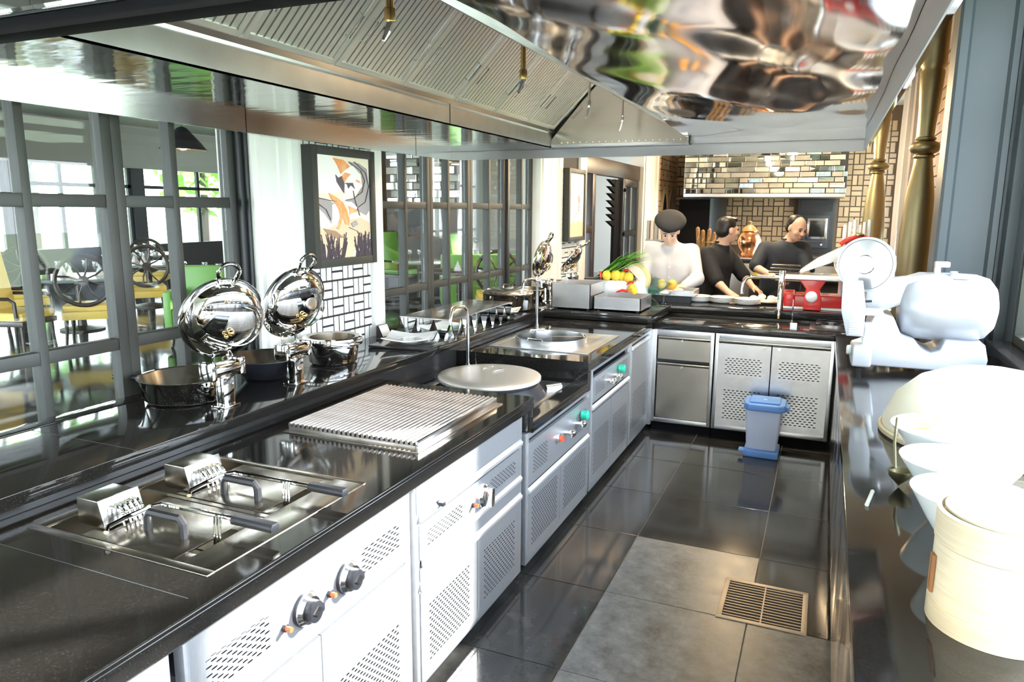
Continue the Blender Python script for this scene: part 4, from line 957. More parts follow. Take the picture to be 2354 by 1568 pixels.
fruits = [('lemon', (-1.605, 5.66, 1.165), .038, 'yellow lemon at the left end of the fruit heap'), ('lemon', (-1.535, 5.68, 1.168), .042, 'yellow lemon second in the fruit heap'), ('lemon', (-1.485, 5.70, 1.160), .037, 'yellow lemon tucked behind its neighbours'),
          ('lemon', (-1.43, 5.68, 1.155), .04, 'round yellow lemon before the melon slice'), ('lemon', (-1.385, 5.64, 1.075), .034, 'low yellow lemon by the red chilies'), ('lemon', (-1.36, 5.60, 1.06), .03, 'lowest small lemon against the teal glass')]
def fruit(kind, c, r, label, mat, sc=(1, 1, 1.08)):
    t = thing(kind, label, kind, (c[0], c[1], c[2] - r), 'fruit heap on the corner ledge')
    B().sphere(c, r, 20, 14, sc).build('flesh', mat, t)
    B().cyl((c[0] + r * .1, c[1], c[2] + r * sc[2] * .97), .005, .008, 8).build('stem_end', 'leaf_dark', t)
for k, c, r, lab in fruits: fruit(k, c, r, lab, 'lemon')
fruit('orange', (-1.17, 6.16, 1.065), .04, 'single orange on the chef tray', 'orange'); fruit('orange', (-1.27, 6.20, 1.062), .038, 'half-hidden orange left of the single orange on the tray', 'orange')
def chili(p0, p1, label):
    t = thing('chili', label, 'chili', p0, 'red chilies in the fruit heap'); p0 = Vector(p0); p1 = Vector(p1); m_ = (p0 + p1) / 2 + Vector((0, 0, .012))
    B().tube([p0, (p0 * .7 + m_ * .3), m_, (m_ * .4 + p1 * .6), p1], [.007, .011, .010, .007, .002], 8).build('pod', 'chili', t)
    B().tube([p0, p0 + (p0 - p1).normalized() * .02], .003, 6).build('stalk', 'leaf_dark', t)
chili((-1.655, 5.64, 1.20), (-1.645, 5.63, 1.135), 'upright red chili at the left of the lemons'); chili((-1.37, 5.63, 1.125), (-1.43, 5.62, 1.10), 'red chili above the low lemons'); chili((-1.40, 5.58, 1.055), (-1.50, 5.56, 1.045), 'red chili lying lowest before the lemons'); chili((-1.475, 5.69, 1.21), (-1.42, 5.70, 1.19), 'red chili on top of the lemons')
t = thing('melon_slice', 'pale melon wedge leaning among the vegetables', 'melon', (-1.40, 5.76, 1.127), None)
Mm = Matrix.Translation((-1.385, 5.74, 1.165)) @ Matrix.Rotation(.75, 4, 'Y')
hm = [(-.105 * math.cos(PI * k / 14), .075 * math.sin(PI * k / 14)) for k in range(15)]
b = B(); b.prism(hm, 'y', -.028, .028).xf(Mm); b.build('flesh', 'melon_flesh', t, bevel=.003)
b = B(); b.tube([Mm @ Vector((p[0] * 1.04, 0, p[1] * 1.04)) for p in hm], .0285, 10); b.build('rind', 'melon', t)
t = thing('spring_greens', 'bunch of long green leaf stalks fanned over the vegetables', 'greens', (-1.6, 5.75, 1.13))
for k in range(70):
    a = R.uniform(-.35, .45); L = R.uniform(.30, .46); p = Vector((-1.72 + R.uniform(0, .12), 5.72 + R.uniform(-.05, .08), 1.14 + R.uniform(0, .03)))
    d = Vector((math.cos(a) * .86, R.uniform(-.2, .25), .42 + R.uniform(-.14, .20))).normalized(); s_ = d.cross(Vector((0, 0, 1))).normalized() * R.uniform(.022, .042)
    b = B(); m_ = p + d * L * .55 + Vector((0, 0, .02)); e = p + d * L + Vector((0, 0, -.01))
    b.add([p - s_ * .4, p + s_ * .4, m_ + s_, m_ - s_, e], [(0, 1, 2, 3), (3, 2, 4)]); b.build('leaf', 'leaf' if k % 3 else 'leaf_dark', t, smooth=0)
for k, (x, y, z) in enumerate(((-1.56, 5.72, 1.215), (-1.52, 5.74, 1.235), (-1.47, 5.73, 1.225), (-1.50, 5.76, 1.26))):
    t = thing('spring_onion_bulb', ['white vegetable bulb at the left of the greens', 'white vegetable bulb above the lemons', 'white vegetable bulb beside the melon slice', 'topmost white vegetable bulb under the leaves'][k], 'vegetable', (x, y, z - .02), 'white bulbs in the fruit heap')
    B().lathe([(0, -.02), (.016, -.014), (.02, 0), (.014, .016), (.006, .03), (0, .034)], (x, y, z), 14).build('bulb', 'white_veg', t); B().tube([(x, y, z - .018), (x + .004, y, z - .028)], .002, 5).build('root', 'melon', t)
# chef's tray, glasses and plates on the ledge
t = thing('prep_tray', 'rectangular steel prep tray held by the chef', 'tray', (-1.19, 6.2, .965))
B().box(-1.40, -.98, 6.06, 6.32, .985, .990).build('tray_floor', 'steel_warm', t); B().box(-1.41, -.97, 6.05, 6.06, .985, 1.03).box(-1.41, -.97, 6.32, 6.33, .985, 1.03).box(-1.41, -1.40, 6.06, 6.32, .985, 1.03).box(-.98, -.97, 6.06, 6.32, .985, 1.03).build('tray_wall', 'steel', t)
B().box(-1.38, -1.0, 6.08, 6.30, .9255, .985).build('tray_stand', 'rubber_dark', t)
t = thing('pepper_stand', 'small glass pedestal dish of sliced lemon at the ledge corner', 'dish', (-1.20, 5.98, .925))
B().lathe([(.05, 0), (.048, .006), (.01, .012), (.009, .06), (.05, .075), (.07, .10)], (-1.20, 5.98, .9255), 24).build('dish_glass', 'clear_glass', t); B().sphere((-1.20, 5.98, 1.012), .04, 14, 8, (1, 1, .35)).build('lemon_slices', 'white_veg', t)
for k, (x, y) in enumerate(((-.955, 6.24), (-.765, 6.24), (-.56, 6.20))):
    lab = ['white plate of the stack nearest the chef on the back ledge', 'white plate of the stack in the middle of the back ledge', 'white plate of the stack beside the mixer tap arm'][k]
    for q in range(4):
        t = thing('dinner_plate', ['bottom', 'second', 'third', 'top'][q] + ' ' + lab, 'plate', (x, y, .9255 + q * .011), 'white plates ' + ['nearest the chef', 'mid ledge', 'beside the tap'][k])
        B().lathe([(0, .002), (.055, .002), (.06, .0), (.065, .002), (.105, .014), (.108, .017), (.104, .018), (.07, .009), (0, .008)], (x, y, .9257 + q * .011), 40).build('dish', 'ceramic', t, smooth=50)
t = thing('serving_platter', 'oval white platter of garnish right of the plate stacks', 'platter', (-.44, 6.36, .925))
B().lathe([(0, .002), (.08, .002), (.15, .016), (.155, .02), (.09, .01), (0, .009)], (0, 0, 0), 40).xf(Matrix.Translation((-.44, 6.36, .9257)) @ Matrix.Diagonal((1.25, .7, 1, 1))).build('dish', 'ceramic', t)
for k in range(7):
    a = k * .9; B().sphere((-.44 + .09 * math.cos(a), 6.36 + .05 * math.sin(a), .962 + .006 * (k % 3)), .028, 12, 8, (1.2, 1, .8)).build('garnish', 'white_veg', t)
# paper roll bunch
for k in range(6):
    x = .13 + .034 * k; y = 6.26 + .03 * (k % 2)
    t = thing('paper_roll', 'tall white roll standing on the back ledge, %s from the left' % rl[k], 'roll', (x, y, .925), 'white rolls on the back ledge')
    B().lathe([(.006, 0), (.0145, 0), (.0145, .66 + .02 * (k % 3)), (.006, .66 + .02 * (k % 3)), (.006, .0)], (x, y, .926), 16).build('sheet', 'ceramic', t); B().cyl((x, y, .926), .0055, .655, 10).build('core', 'plaster', t)
# ================================================================== MEAT SLICER (white, on the window worktop)
s = thing('meat_slicer', 'large white meat slicer with a rounded motor housing on the window worktop', 'slicer', (.45, 4.3, .86))
b = B(); prof = [(.17, .875), (.79, .875), (.80, .95), (.78, 1.03), (.60, 1.04), (.585, .985), (.54, .965), (.50, .985), (.465, 1.03), (.40, 1.05), (.36, 1.14), (.27, 1.17), (.245, 1.10), (.235, .98), (.175, .955)]
b.prism(prof, 'y', 4.24, 4.56); b.build('base_casting', 'cast_alu', s, bevel=.014, seg=3)
B().lathe([(0, -.26), (.10, -.255), (.155, -.23), (.178, -.17), (.18, -.02), (.175, .09), (.155, .15), (.11, .185), (.05, .20), (0, .202)], (.64, 4.40, 1.195), 40, (1, 0, 0)).build('motor_housing', 'cast_alu', s, smooth=60)
B().prism([(.30, 1.16), (.60, 1.30), (.62, 1.36), (.55, 1.375), (.30, 1.335), (.22, 1.33), (.22, 1.18)], 'y', 4.30, 4.40).build('blade_housing', 'cast_alu', s, bevel=.012)
B().box(.53, .56, 4.33, 4.37, 1.36, 1.425).box(.53, .60, 4.325, 4.375, 1.405, 1.435).build('top_clamp', 'cast_alu', s, bevel=.008)
B().cyl((.62, 4.34, 1.365), .018, .022, 16).box(.60, .69, 4.30, 4.38, 1.350, 1.366).build('lock_knob', 'cast_alu', s, bevel=.003)
n = Vector((-.30, -.95, .05)).normalized()
bl_ = B().lathe([(0, -.004), (.128, -.002), (.132, 0), (.128, .004), (.05, .010), (.045, .022), (0, .024)], (.20, 4.215, 1.415), 56, n).build('blade', 'steel_bright', s, smooth=30)
B().lathe([(.132, -.016), (.143, -.016), (.143, .008), (.132, .008)], Vector((.20, 4.215, 1.415)), 56, n).build('blade_guard', 'cast_alu', s)
B().prism([(.095, 1.34), (.19, 1.34), (.215, 1.20), (.215, 1.05), (.135, 1.05), (.10, 1.18)], 'y', 4.10, 4.115).build('carriage_plate', 'cast_alu', s, bevel=.004)
for k in range(6): B().box(.145, .205, 4.096, 4.10, 1.062 + k * .012, 1.067 + k * .012).build('plate_rib', 'ceramic_pale', s)
B().box(.12, .30, 4.11, 4.26, 1.16, 1.185).build('carriage_arm', 'cast_alu', s, bevel=.006)
B().tube([(.13, 4.12, 1.225), (.24, 4.12, 1.235)], .006, 8).cyl((.125, 4.12, 1.213), .016, .024, 12).build('clamp_lever', 'black_plastic', s)
B().lathe([(.0, 0), (.016, 0), (.019, .02), (.016, .10), (.024, .115), (.024, .13), (0, .135)], (.232, 4.18, .985), 20).build('carriage_handle', 'ceramic_pale', s)
B().box(.17, .265, 4.12, 4.25, .885, 1.0).build('dial_box', 'cast_alu', s, bevel=.016, seg=3)
B().lathe([(0, 0), (.026, 0), (.026, .018), (.02, .024), (0, .024)], (.168, 4.19, .962), 20, (-1, 0, 0)).build('thickness_dial', 'ceramic_pale', s)
for x in (.21, .74):
    for y in (4.27, 4.52): B().cyl((x, y, .8605), .022, .018, 14).build('foot', 'rubber_dark', s)
# ================================================================== RED SLICER (on the back ledge)
s = thing('red_slicer', 'red enamel flywheel slicer with a white round hub on the back ledge', 'slicer', (-.05, 6.2, .925))
B().box(-.285, .17, 6.08, 6.40, .926, .945).build('base_plate', 'ceramic', s, bevel=.006)
B().box(-.285, -.20, 6.08, 6.38, .945, 1.05).box(-.20, .17, 6.12, 6.38, .945, 1.035).build('base_casting', 'red_enamel', s, bevel=.014, seg=3)
b = B(); b.prism([(-.125, .93), (.005, .93), (0, 1.03), (-.015, 1.09), (.03, 1.165), (-.17, 1.165), (-.115, 1.09), (-.125, 1.03)], 'y', 6.02, 6.12); b.build('pedestal', 'red_enamel', s, bevel=.01, seg=3)
B().sphere((-.07, 6.015, 1.035), .044, 20, 12, (1, .45, 1)).build('hub', 'ceramic', s)
B().box(-.27, .20, 6.0, 6.30, 1.166, 1.20).build('carriage_table', 'ceramic', s, bevel=.006)
b = B(); b.prism([(-.17, 1.235), (-.16, 1.215), (.05, 1.30), (.19, 1.41), (.20, 1.44), (.16, 1.445), (-.05, 1.33)], 'y', 6.02, 6.20); b.build('product_tray', 'ceramic', s, bevel=.008)
for k in range(3): B().box(-.40 + .01 * k, -.17, 6.05 + .02 * k, 6.10 + .02 * k, 1.205 + k * .026, 1.218 + k * .026).build('product_fork', 'dark_wood', s, bevel=.003)
n = Vector((-.15, -1, 0)).normalized()
B().lathe([(0, -.01), (.165, -.008), (.17, 0), (.16, .006), (0, .016)], (.235, 6.24, 1.31), 56, n).build('blade', 'steel_bright', s)
b = B(); ring = [Vector((.235, 6.24, 1.31)) + Vector((math.cos(a) * .18, 0, math.sin(a) * .18)) for a in [.75 + (PI - 1.5) * k / 18 for k in range(19)]]
b.tube(ring, .018, 10); b.build('blade_cover', 'red_enamel', s)
B().lathe([(.03, 0), (.035, .01), (.02, .022), (0, .024)], (.235, 6.24, 1.50), 18).build('cover_knob', 'brass', s)
B().prism([(.20, 1.20), (.30, 1.20), (.29, 1.34), (.22, 1.34)], 'y', 6.26, 6.32).build('blade_support', 'red_enamel', s, bevel=.008)
# ================================================================== RIGHT WORKTOP: steamer, bowls, hat-shaped cover
t = thing('bamboo_steamer', 'tall stacked bamboo steamer nearest the viewer on the window worktop', 'steamer', (.37, 1.63, .86))
cx_, cy_ = .372, 1.628; r = .118
for k, (z0, z1, rr) in enumerate(((.8605, .905, r + .003), (.905, 1.035, r), (1.035, 1.10, r + .002))):
    B().lathe([(rr - .008, z0), (rr, z0), (rr, z1 - .002), (rr - .008, z1)], (cx_, cy_, 0), 48).build('bamboo_ring', 'bamboo', t)
B().lathe([(r - .012, 1.02), (r - .012, 1.104), (r - .020, 1.104), (r - .020, 1.02)], (cx_, cy_, 0), 48).build('inner_ring', 'bamboo', t)
for a in (PI * 1.03, PI * 1.065): B().box(r + .001, r + .006, -.004, .004, .92, 1.0).xf(Matrix.Translation((cx_, cy_, 0)) @ Matrix.Rotation(a, 4, 'Z')).build('tie', 'bamboo_tie', t)
B().lathe([(0, 1.0), (r - .02, 1.0), (r - .02, 1.012), (0, 1.012)], (cx_, cy_, 0), 40).build('steamer_floor', 'woven', t)
B().sphere((cx_, cy_, 1.065), .093, 20, 10, (1, 1, .5)).build('bun', 'ceramic', t)
def cone_bowl(label, x, y, zt, r, zb=.862):
    t = thing('cone_bowl', label, 'bowl', (x, y, zb), 'white cone bowls on the window worktop')
    B().lathe([(0, zb), (.045, zb), (.048, zb + .012), (r * .72, zb + (zt - zb) * .55), (r, zt - .006), (r + .003, zt), (r - .004, zt)], (x, y, 0), 44).build('bowl_outside', 'ceramic_pale', t, smooth=60)
    B().lathe([(r - .004, zt), (r * .70, zb + (zt - zb) * .6), (.03, zb + .03), (0, zb + .03)], (x, y, 0), 44).build('bowl_inside', 'ceramic', t, smooth=60)
    return t
t = cone_bowl('white cone-shaped bowl just behind the bamboo steamer', .375, 1.95, 1.025, .135)
b = B()
for k in range(60):
    a = R.uniform(0, 6.28); q = R.uniform(0, .085); p = Vector((.375 + q * math.cos(a), 1.95 + q * math.sin(a), .985 + R.uniform(0, .035))); d = Vector((R.uniform(-1, 1), R.uniform(-1, 1), R.uniform(-.2, .2))) * .04
    b.tube([p - d, p + Vector((0, 0, .012)), p + d], .0022, 5)
tag(b.build('noodle_nest', 'noodle', smooth=60), 'nest of dry noodles in the cone bowl behind the steamer', 'noodles', kind='stuff')
t = cone_bowl('second white cone-shaped bowl, in the middle', .385, 2.24, 1.015, .145)
t = cone_bowl('third white cone-shaped bowl, farthest toward the slicer', .405, 2.56, 1.02, .165)
t = thing('herb_sprig', 'green herb sprig in the cone bowl farthest toward the slicer', 'herbs', (.40, 2.55, .99))
for k in range(7):
    a = k * .9; bx_ = Vector((.40 + .08 * math.cos(a), 2.55 + .08 * math.sin(a), 1.0 + .01 * (k % 3)))
    lf = B(); lf.add([bx_ + Vector(p) for p in ((-.05, 0, 0), (0, -.018, .012), (.055, 0, .018), (0, .018, .012))], [(0, 1, 2, 3)]); lf.build('leaf', 'leaf', t, smooth=0)
t = thing('brass_ladle', 'brass ladle hanging down beside the cone bowls', 'ladle', (.25, 2.42, .862))
B().lathe([(0, 0), (.012, .012), (.030, .03), (.034, .05), (.032, .05), (.012, .02), (0, .016)], (.262, 2.40, .8625), 24).build('cup', 'brass', t); B().tube([(.25, 2.42, .91), (.245, 2.46, .98), (.25, 2.50, 1.05)], .005, 8).build('shaft', 'brass', t)
t = thing('woven_cover', 'large domed pale woven food cover behind the cone bowls', 'cover', (.60, 3.05, .86))
B().lathe([(.345, 0), (.35, .012), (.345, .05), (.31, .14), (.24, .21), (.15, .25), (.06, .268), (0, .272)], (.60, 3.05, .8615), 56).build('dome', 'woven', t, smooth=60); B().lathe([(.352, 0), (.360, .006), (.360, .02), (.352, .026), (.344, .02), (.344, .004)], (.60, 3.05, .8612), 56).build('rim_band', 'bamboo', t)
tag(B().tube([(.165, 2.19, .865), (.185, 2.30, .868)], .006, 8).build('chopstick_rest', 'ceramic', smooth=60), 'small white porcelain rest lying near the worktop edge', 'rest')
# ================================================================== BIN, DRAIN
t = thing('pedal_bin', 'blue and pale lilac plastic pedal bin on the floor', 'bin', (-.302, 5.18, 0))
B().box(-.42, -.19, 5.07, 5.30, .0, .052).build('base', 'bin_blue', t, bevel=.012)
b = B(); b.prism([(-.405, .05), (-.205, .05), (-.188, .345), (-.422, .345)], 'y', 5.085, 5.295); b.build('body', 'bin_body', t, bevel=.022, seg=3)
b = B(); b.prism([(-.435, 5.09), (-.40, 5.055), (-.20, 5.055), (-.165, 5.09), (-.165, 5.28), (-.20, 5.315), (-.40, 5.315), (-.435, 5.28)], 'z', .335, .385); lid = b.build('lid', 'bin_blue', t, bevel=.012, seg=3)
B().box(-.40, -.20, 5.09, 5.28, .384, .398).build('lid_top', 'bin_blue', lid, bevel=.010, seg=3); B().box(-.31, -.285, 5.15, 5.165, .398, .4005).build('sticker', 'ceramic', lid)
B().box(-.168, -.14, 5.13, 5.24, .33, .365).build('hinge', 'bin_blue', lid, bevel=.008)
B().box(-.452, -.415, 5.06, 5.13, .035, .05).build('pedal', 'bin_blue', t, bevel=.006)
for k in range(4): B().box(-.39 + k * .05, -.365 + k * .05, 5.066, 5.071, .014, .04).build('embossed_bar', 'bin_blue', t)
t = thing('floor_drain', 'rectangular steel floor drain grate set in the slabs', 'drain', (-.13, 3.09, 0))
B().box(-.307, .05, 2.91, 2.932, .0003, .004).box(-.307, .05, 3.246, 3.268, .0003, .004).box(-.307, -.285, 2.932, 3.246, .0003, .004).box(.028, .05, 2.932, 3.246, .0003, .004).build('drain_frame', 'drain_metal', t, bevel=.0008)
B().box(-.285, .028, 2.932, 3.246, .0003, .0008).build('pit_shade', 'drain_shade', t)  # flat dark sheet on the slabs, the pit's shade painted as colour
gb = shared(B().box(0, .311, 0, .005, .0008, .0034), 'grate_bar', 'drain_metal')
for k in range(13): piece('grate_bar', gb, t, (-.284, 2.945 + k * .0235, 0))
B().box(-.132, -.126, 2.934, 3.244, .0008, .0028).build('cross_bar', 'drain_metal', t)
# ================================================================== PAINTINGS
def painting(label, y0, y1, z0, z1, canvas, shapes, fw_=.045, x0=-2.486, x1=-2.415):
    t = thing('framed_painting', label, 'painting', (x0, (y0 + y1) / 2, z0))
    B().box(x0, x1, y0, y0 + fw_, z0, z1).box(x0, x1, y1 - fw_, y1, z0, z1).box(x0, x1, y0 + fw_, y1 - fw_, z0, z0 + fw_).box(x0, x1, y0 + fw_, y1 - fw_, z1 - fw_, z1).build('frame', 'frame_grey', t, bevel=.004)
    xc = x1 - .014; a0, a1, b0, b1 = y0 + fw_, y1 - fw_, z0 + fw_, z1 - fw_
    cv = B().box(x0, xc, a0, a1, b0, b1).build('canvas', canvas, t, smooth=0)
    P = lambda u_, v_: (a0 + (a1 - a0) * u_, b1 - (b1 - b0) * v_)
    for k, (mt, kind, pts) in enumerate(shapes):
        d = .0004 * (k + 1)
        if kind == 'poly':
            B().prism([P(*p) for p in pts], 'x', xc, xc + d).build('painted_shape', mt, cv, smooth=0)
        else:
            b = B()
            for (u0, v0, u1, v1, w_) in pts:
                p, q = Vector(P(u0, v0)), Vector(P(u1, v1)); nn = Vector((-(q - p).y, (q - p).x)).normalized() * w_
                b.prism([tuple(p + nn), tuple(p - nn), tuple(q - nn * .5), tuple(q + nn * .5)], 'x', xc, xc + d)
            b.build('brush_strokes', mt, cv, smooth=0)['kind'] = 'stuff'
def curve(pts, w): return [(a[0], a[1], b_[0], b_[1], w) for a, b_ in zip(pts[:-1], pts[1:])]
reeds = [(u_, 1.0, u_ + R.uniform(-.09, .09), R.uniform(.74, .93), .0010) for u_ in [R.uniform(0, .45) for _ in range(60)] + [R.uniform(.68, 1) for _ in range(50)]]
sh1 = [('ink_white', 'poly', [(0, 0), (.30, 0), (.42, .10), (.46, .20), (.42, .34), (.2, .37), (0, .36)]),
       ('ink_grey', 'poly', [(0, .40), (.18, .42), (.30, .46), (.26, .55), (.24, .66), (.12, .56), (0, .50)]),
       ('ink_tan', 'poly', [(.10, .72), (.45, .64), (.80, .60), (1.0, .66), (1.0, .80), (.7, .86), (.62, 1.0), (.2, 1.0), (0, .82), (0, .66)]),
       ('ink_grey', 'poly', [(.58, .04), (.80, .05), (.96, .10), (1.0, .3), (1.0, .52), (.92, .58), (.62, .50), (.52, .42), (.70, .40), (.86, .28), (.84, .16), (.70, .10)]),
       ('ink_white', 'poly', [(.44, .10), (.68, .08), (.82, .16), (.84, .28), (.72, .36), (.50, .38), (.44, .30)]),
       ('ink_orange', 'poly', [(.30, .02), (.50, .03), (.62, .09), (.52, .13), (.44, .17), (.38, .09)]),
       ('ink_orange', 'poly', [(.45, .19), (.52, .15), (.63, .165), (.55, .22), (.50, .25)]), ('ink_white', 'poly', [(.50, .255), (.58, .19), (.70, .185), (.74, .21), (.62, .255)]),
       ('ink_orange', 'poly', [(.72, .215), (.78, .22), (.83, .25), (.74, .24)]),
       ('ink_dark', 'poly', [(.34, .18), (.39, .21), (.45, .19), (.50, .26), (.49, .36), (.43, .31), (.36, .25)]), ('ink_dark', 'poly', [(.50, .255), (.66, .25), (.70, .31), (.62, .275), (.57, .31), (.55, .27)]),
       ('ink_white', 'poly', [(.26, .47), (.36, .46), (.42, .52), (.38, .66), (.33, .70), (.25, .62)]),
       ('ink_white', 'poly', [(.48, .44), (.62, .44), (.74, .50), (.58, .56)]),
       ('ink_orange', 'poly', [(.20, .36), (.34, .40), (.46, .45), (.53, .53), (.57, .62), (.56, .675), (.49, .665), (.45, .60), (.40, .66), (.36, .715), (.32, .70), (.38, .60), (.37, .53), (.30, .45), (.24, .41)]),
       ('ink_orange', 'poly', [(.54, .48), (.64, .50), (.75, .535), (.58, .565)]),
       ('ink_brown', 'poly', [(.08, .70), (.30, .73), (.46, .80), (.30, .80), (.16, .76)]), ('ink_grey', 'poly', [(.60, .66), (.70, .63), (.74, .67), (.64, .70)]),
       ('ink_dark', 'strokes', curve([(.60, .05), (.82, .12), (.90, .22), (.84, .34), (.66, .41), (.50, .43)], .0016) + curve([(.70, .04), (.92, .14), (.98, .28), (.90, .44), (.74, .50)], .0016) + curve([(0, .41), (.2, .43), (.34, .44)], .002) + curve([(.02, .47), (.14, .52), (.22, .62)], .0014) + curve([(.66, .33), (.70, .44), (.78, .58)], .0012) + curve([(.56, .70), (.72, .74), (.80, .84), (.84, .95)], .0014)),
       ('ink_dark', 'strokes', reeds)]
painting('framed painting of orange and white birds over waves on the tiled panel', 3.045, 3.605, 1.375, 2.005, 'canvas', sh1)
sh2 = [('ink_tan', 'poly', [(0, .82), (.4, .72), (1, .78), (1, 1), (0, 1)]), ('ink_grey', 'poly', [(.55, .38), (.68, .34), (.75, .42), (.66, .50), (.72, .62), (.60, .58), (.64, .48)]), ('ink_dark', 'strokes', curve([(.58, .34), (.70, .38), (.66, .50), (.74, .56)], .003) + curve([(.22, .14), (.34, .18), (.30, .26)], .002) + curve([(.3, .72), (.5, .62), (.62, .72)], .003)),
       ('ink_white', 'poly', [(.35, .74), (.55, .66), (.60, .74), (.42, .80)])]
painting('tall pale framed painting of a heron beside the far white pillar', 7.06, 7.62, 1.36, 2.1, 'canvas_pale', sh2)
# ================================================================== BRASS POSTS, DRAPES
def post(label, x, y, sc=1.0):
    t = thing('brass_post', label, 'post', (x, y, 0), 'turned brass posts'); k = sc
    B().lathe([(0, 0), (.10, 0), (.10, .10), (.08, .13), (.085, .5), (.098, 1.1), (.097, 1.5), (.080, 1.85), (.055, 2.08), (.050, 2.12)], (x, y, 0), 28).xf(Matrix.Translation((x, y, 0)) @ Matrix.Diagonal((1.3, 1.3, 1, 1)) @ Matrix.Translation((-x, -y, 0))).build('shaft', 'brass', t, smooth=60)
    B().lathe([(.05, 2.12), (.062, 2.13), (.062, 2.145), (.05, 2.155), (.078, 2.175), (.092, 2.21), (.078, 2.245), (.05, 2.262), (.060, 2.27), (.060, 2.285), (.046, 2.295)], (x, y, 0), 28).xf(Matrix.Translation((x, y, 0)) @ Matrix.Diagonal((1.3, 1.3, 1, 1)) @ Matrix.Translation((-x, -y, 0))).build('collar', 'brass', t, smooth=60)
    B().lathe([(.046, 2.295), (.05, 2.4), (.062, 2.6), (.07, 2.8), (.06, 2.83), (.075, 2.86), (.075, 3.29), (0, 3.295)], (x, y, 0), 28).xf(Matrix.Translation((x, y, 0)) @ Matrix.Diagonal((1.3, 1.3, 1, 1)) @ Matrix.Translation((-x, -y, 0))).build('finial', 'brass', t, smooth=60)
post('fat turned brass post left of the grey pier', .69, 7.0); post('slim-looking turned brass post farther back by the white rolls', .50, 9.75)
def drape(label, x, y, z0, z1, w):
    t = thing('white_drape', label, 'curtain', (x, y, z0), 'white drapes at the far right window'); b = B(); n = 14; m_ = 18
    vs = []
    for j in range(m_ + 1):
        v = j / m_; ww = w * (.25 + .75 * math.sin(PI * min(1, .08 + v * .9)) ** .7)
        for i in range(n + 1):
            u_ = i / n * 2 - 1; vs.append((x + .035 * math.sin(i * 2.1) + .03 * (1 - u_ * u_), y + u_ * ww / 2, z1 + (z0 - z1) * v))
    b.add(vs, [(j * (n + 1) + i, j * (n + 1) + i + 1, (j + 1) * (n + 1) + i + 1, (j + 1) * (n + 1) + i) for j in range(m_) for i in range(n)])
    b.build('cloth', 'cloth_white', t, smooth=80); B().cyl((x + .02, y, z1 - .02), .02, .03, 12).build('tie_ring', 'brass', t)
drape('white gathered drape between the two brass posts', .82, 9.95, 1.15, 3.29, .5); drape('white gathered drape farther along the right wall', .86, 11.3, 1.1, 3.29, .7)
# ================================================================== FAR END: mirror hood, oven, counter
h = thing('mirror_hood', 'far extractor hood clad in small mirror bricks', 'hood', (-.92, 11.8, 1.9))
B().box(-2.04, .20, 11.32, 12.9, 1.93, 2.62).build('hood_core', 'frame_dark', h); B().box(-2.04, .20, 11.29, 12.9, 1.885, 1.93).build('hood_rim', 'steel', h)
mms = [shared(B().box(0, w_, 0, .018, 0, .071), 'mirror_brick', 'mirror', bevel=.005, smooth=0) for w_ in (.118, .20, .262)]
for r_ in range(8):
    x = -2.04
    while x < .19:
        q = R.choice((0, 1, 1, 2)); w_ = (.118, .20, .262)[q]
        if x + w_ > .20: q = 0; w_ = .118
        if x + w_ > .215: break
        o = piece('mirror_brick', mms[q], h, (x, 11.298, 1.935 + r_ * .076)); o.rotation_euler = (R.uniform(-.05, .05), 0, R.uniform(-.05, .05)); x += w_ + .006
ov = thing('wall_oven', 'dark built-in oven with a steel framed window in the rear wall', 'oven', (-.18, 12.9, 1.0))
B().box(-.46, .10, 12.86, 12.99, 1.0, 1.92).build('housing', 'frame_dark', ov, bevel=.006); B().box(-.40, .03, 12.84, 12.865, 1.10, 1.62).build('oven_front', 'rubber_dark', ov, bevel=.004)
B().box(-.30, .0, 12.825, 12.845, 1.24, 1.57).build('window_frame', 'steel_bright', ov, bevel=.004); B().box(-.265, -.035, 12.818, 12.828, 1.275, 1.535).build('oven_glass', 'granite', ov, smooth=0)
B().box(-.42, .06, 12.85, 12.862, 1.68, 1.86).build('upper_vent', 'black_plastic', ov); B().tube([(-.28, 12.80, 1.20), (-.02, 12.80, 1.20)], .008, 8).build('oven_handle', 'chrome', ov)
for k in range(2): B().cyl((-.25 + .18 * k, 12.84, 1.15), .018, .02, 12, (0, -1, 0)).build('dial', 'chrome', ov)
t = thing('dark_cupboard', 'dark curved cupboard at the left under the mirror hood', 'cupboard', (-1.95, 12.3, 0))
b = B(); b.prism([(-2.25, 12.1), (-1.75, 12.1), (-1.64, 12.25), (-1.60, 12.5), (-1.60, 12.95), (-2.25, 12.95)], 'z', 0, 1.88); b.build('carcass', 'black_plastic', t); B().box(-2.245, -1.76, 12.085, 12.1, .1, 1.86).build('door', 'black_gap', t, bevel=.004); B().tube([(-1.80, 12.06, .9), (-1.80, 12.06, 1.2)], .008, 8).build('handle', 'brass', t)
t = thing('prep_counter', 'steel topped counter at the far end behind the cooks', 'counter', (-.9, 10.6, 0))
B().box(-1.75, .25, 10.3, 10.95, .04, 1.02).build('counter_body', 'dark_interior', t); B().box(-1.78, .28, 10.26, 10.98, 1.02, 1.06).build('counter_top', 'steel_bright', t, bevel=.004)
for k in range(4): B().box(-1.72 + k * .49, -1.25 + k * .49, 10.28, 10.3, .1, .98).build('door', 'steel', t, bevel=.003)
t = thing('dark_counter', 'low dark counter between the cooks and the far prep counter', 'counter', (-.35, 9.2, 0))
B().box(-.80, .22, 9.0, 9.5, .0, .86).build('counter_body', 'rubber_dark', t); B().box(-.83, .25, 8.97, 9.53, .86, .90).build('counter_top', 'granite', t, bevel=.004)
t = thing('bread_basket', 'wire basket of long baguettes on the far counter', 'basket', (-1.55, 10.5, 1.06))
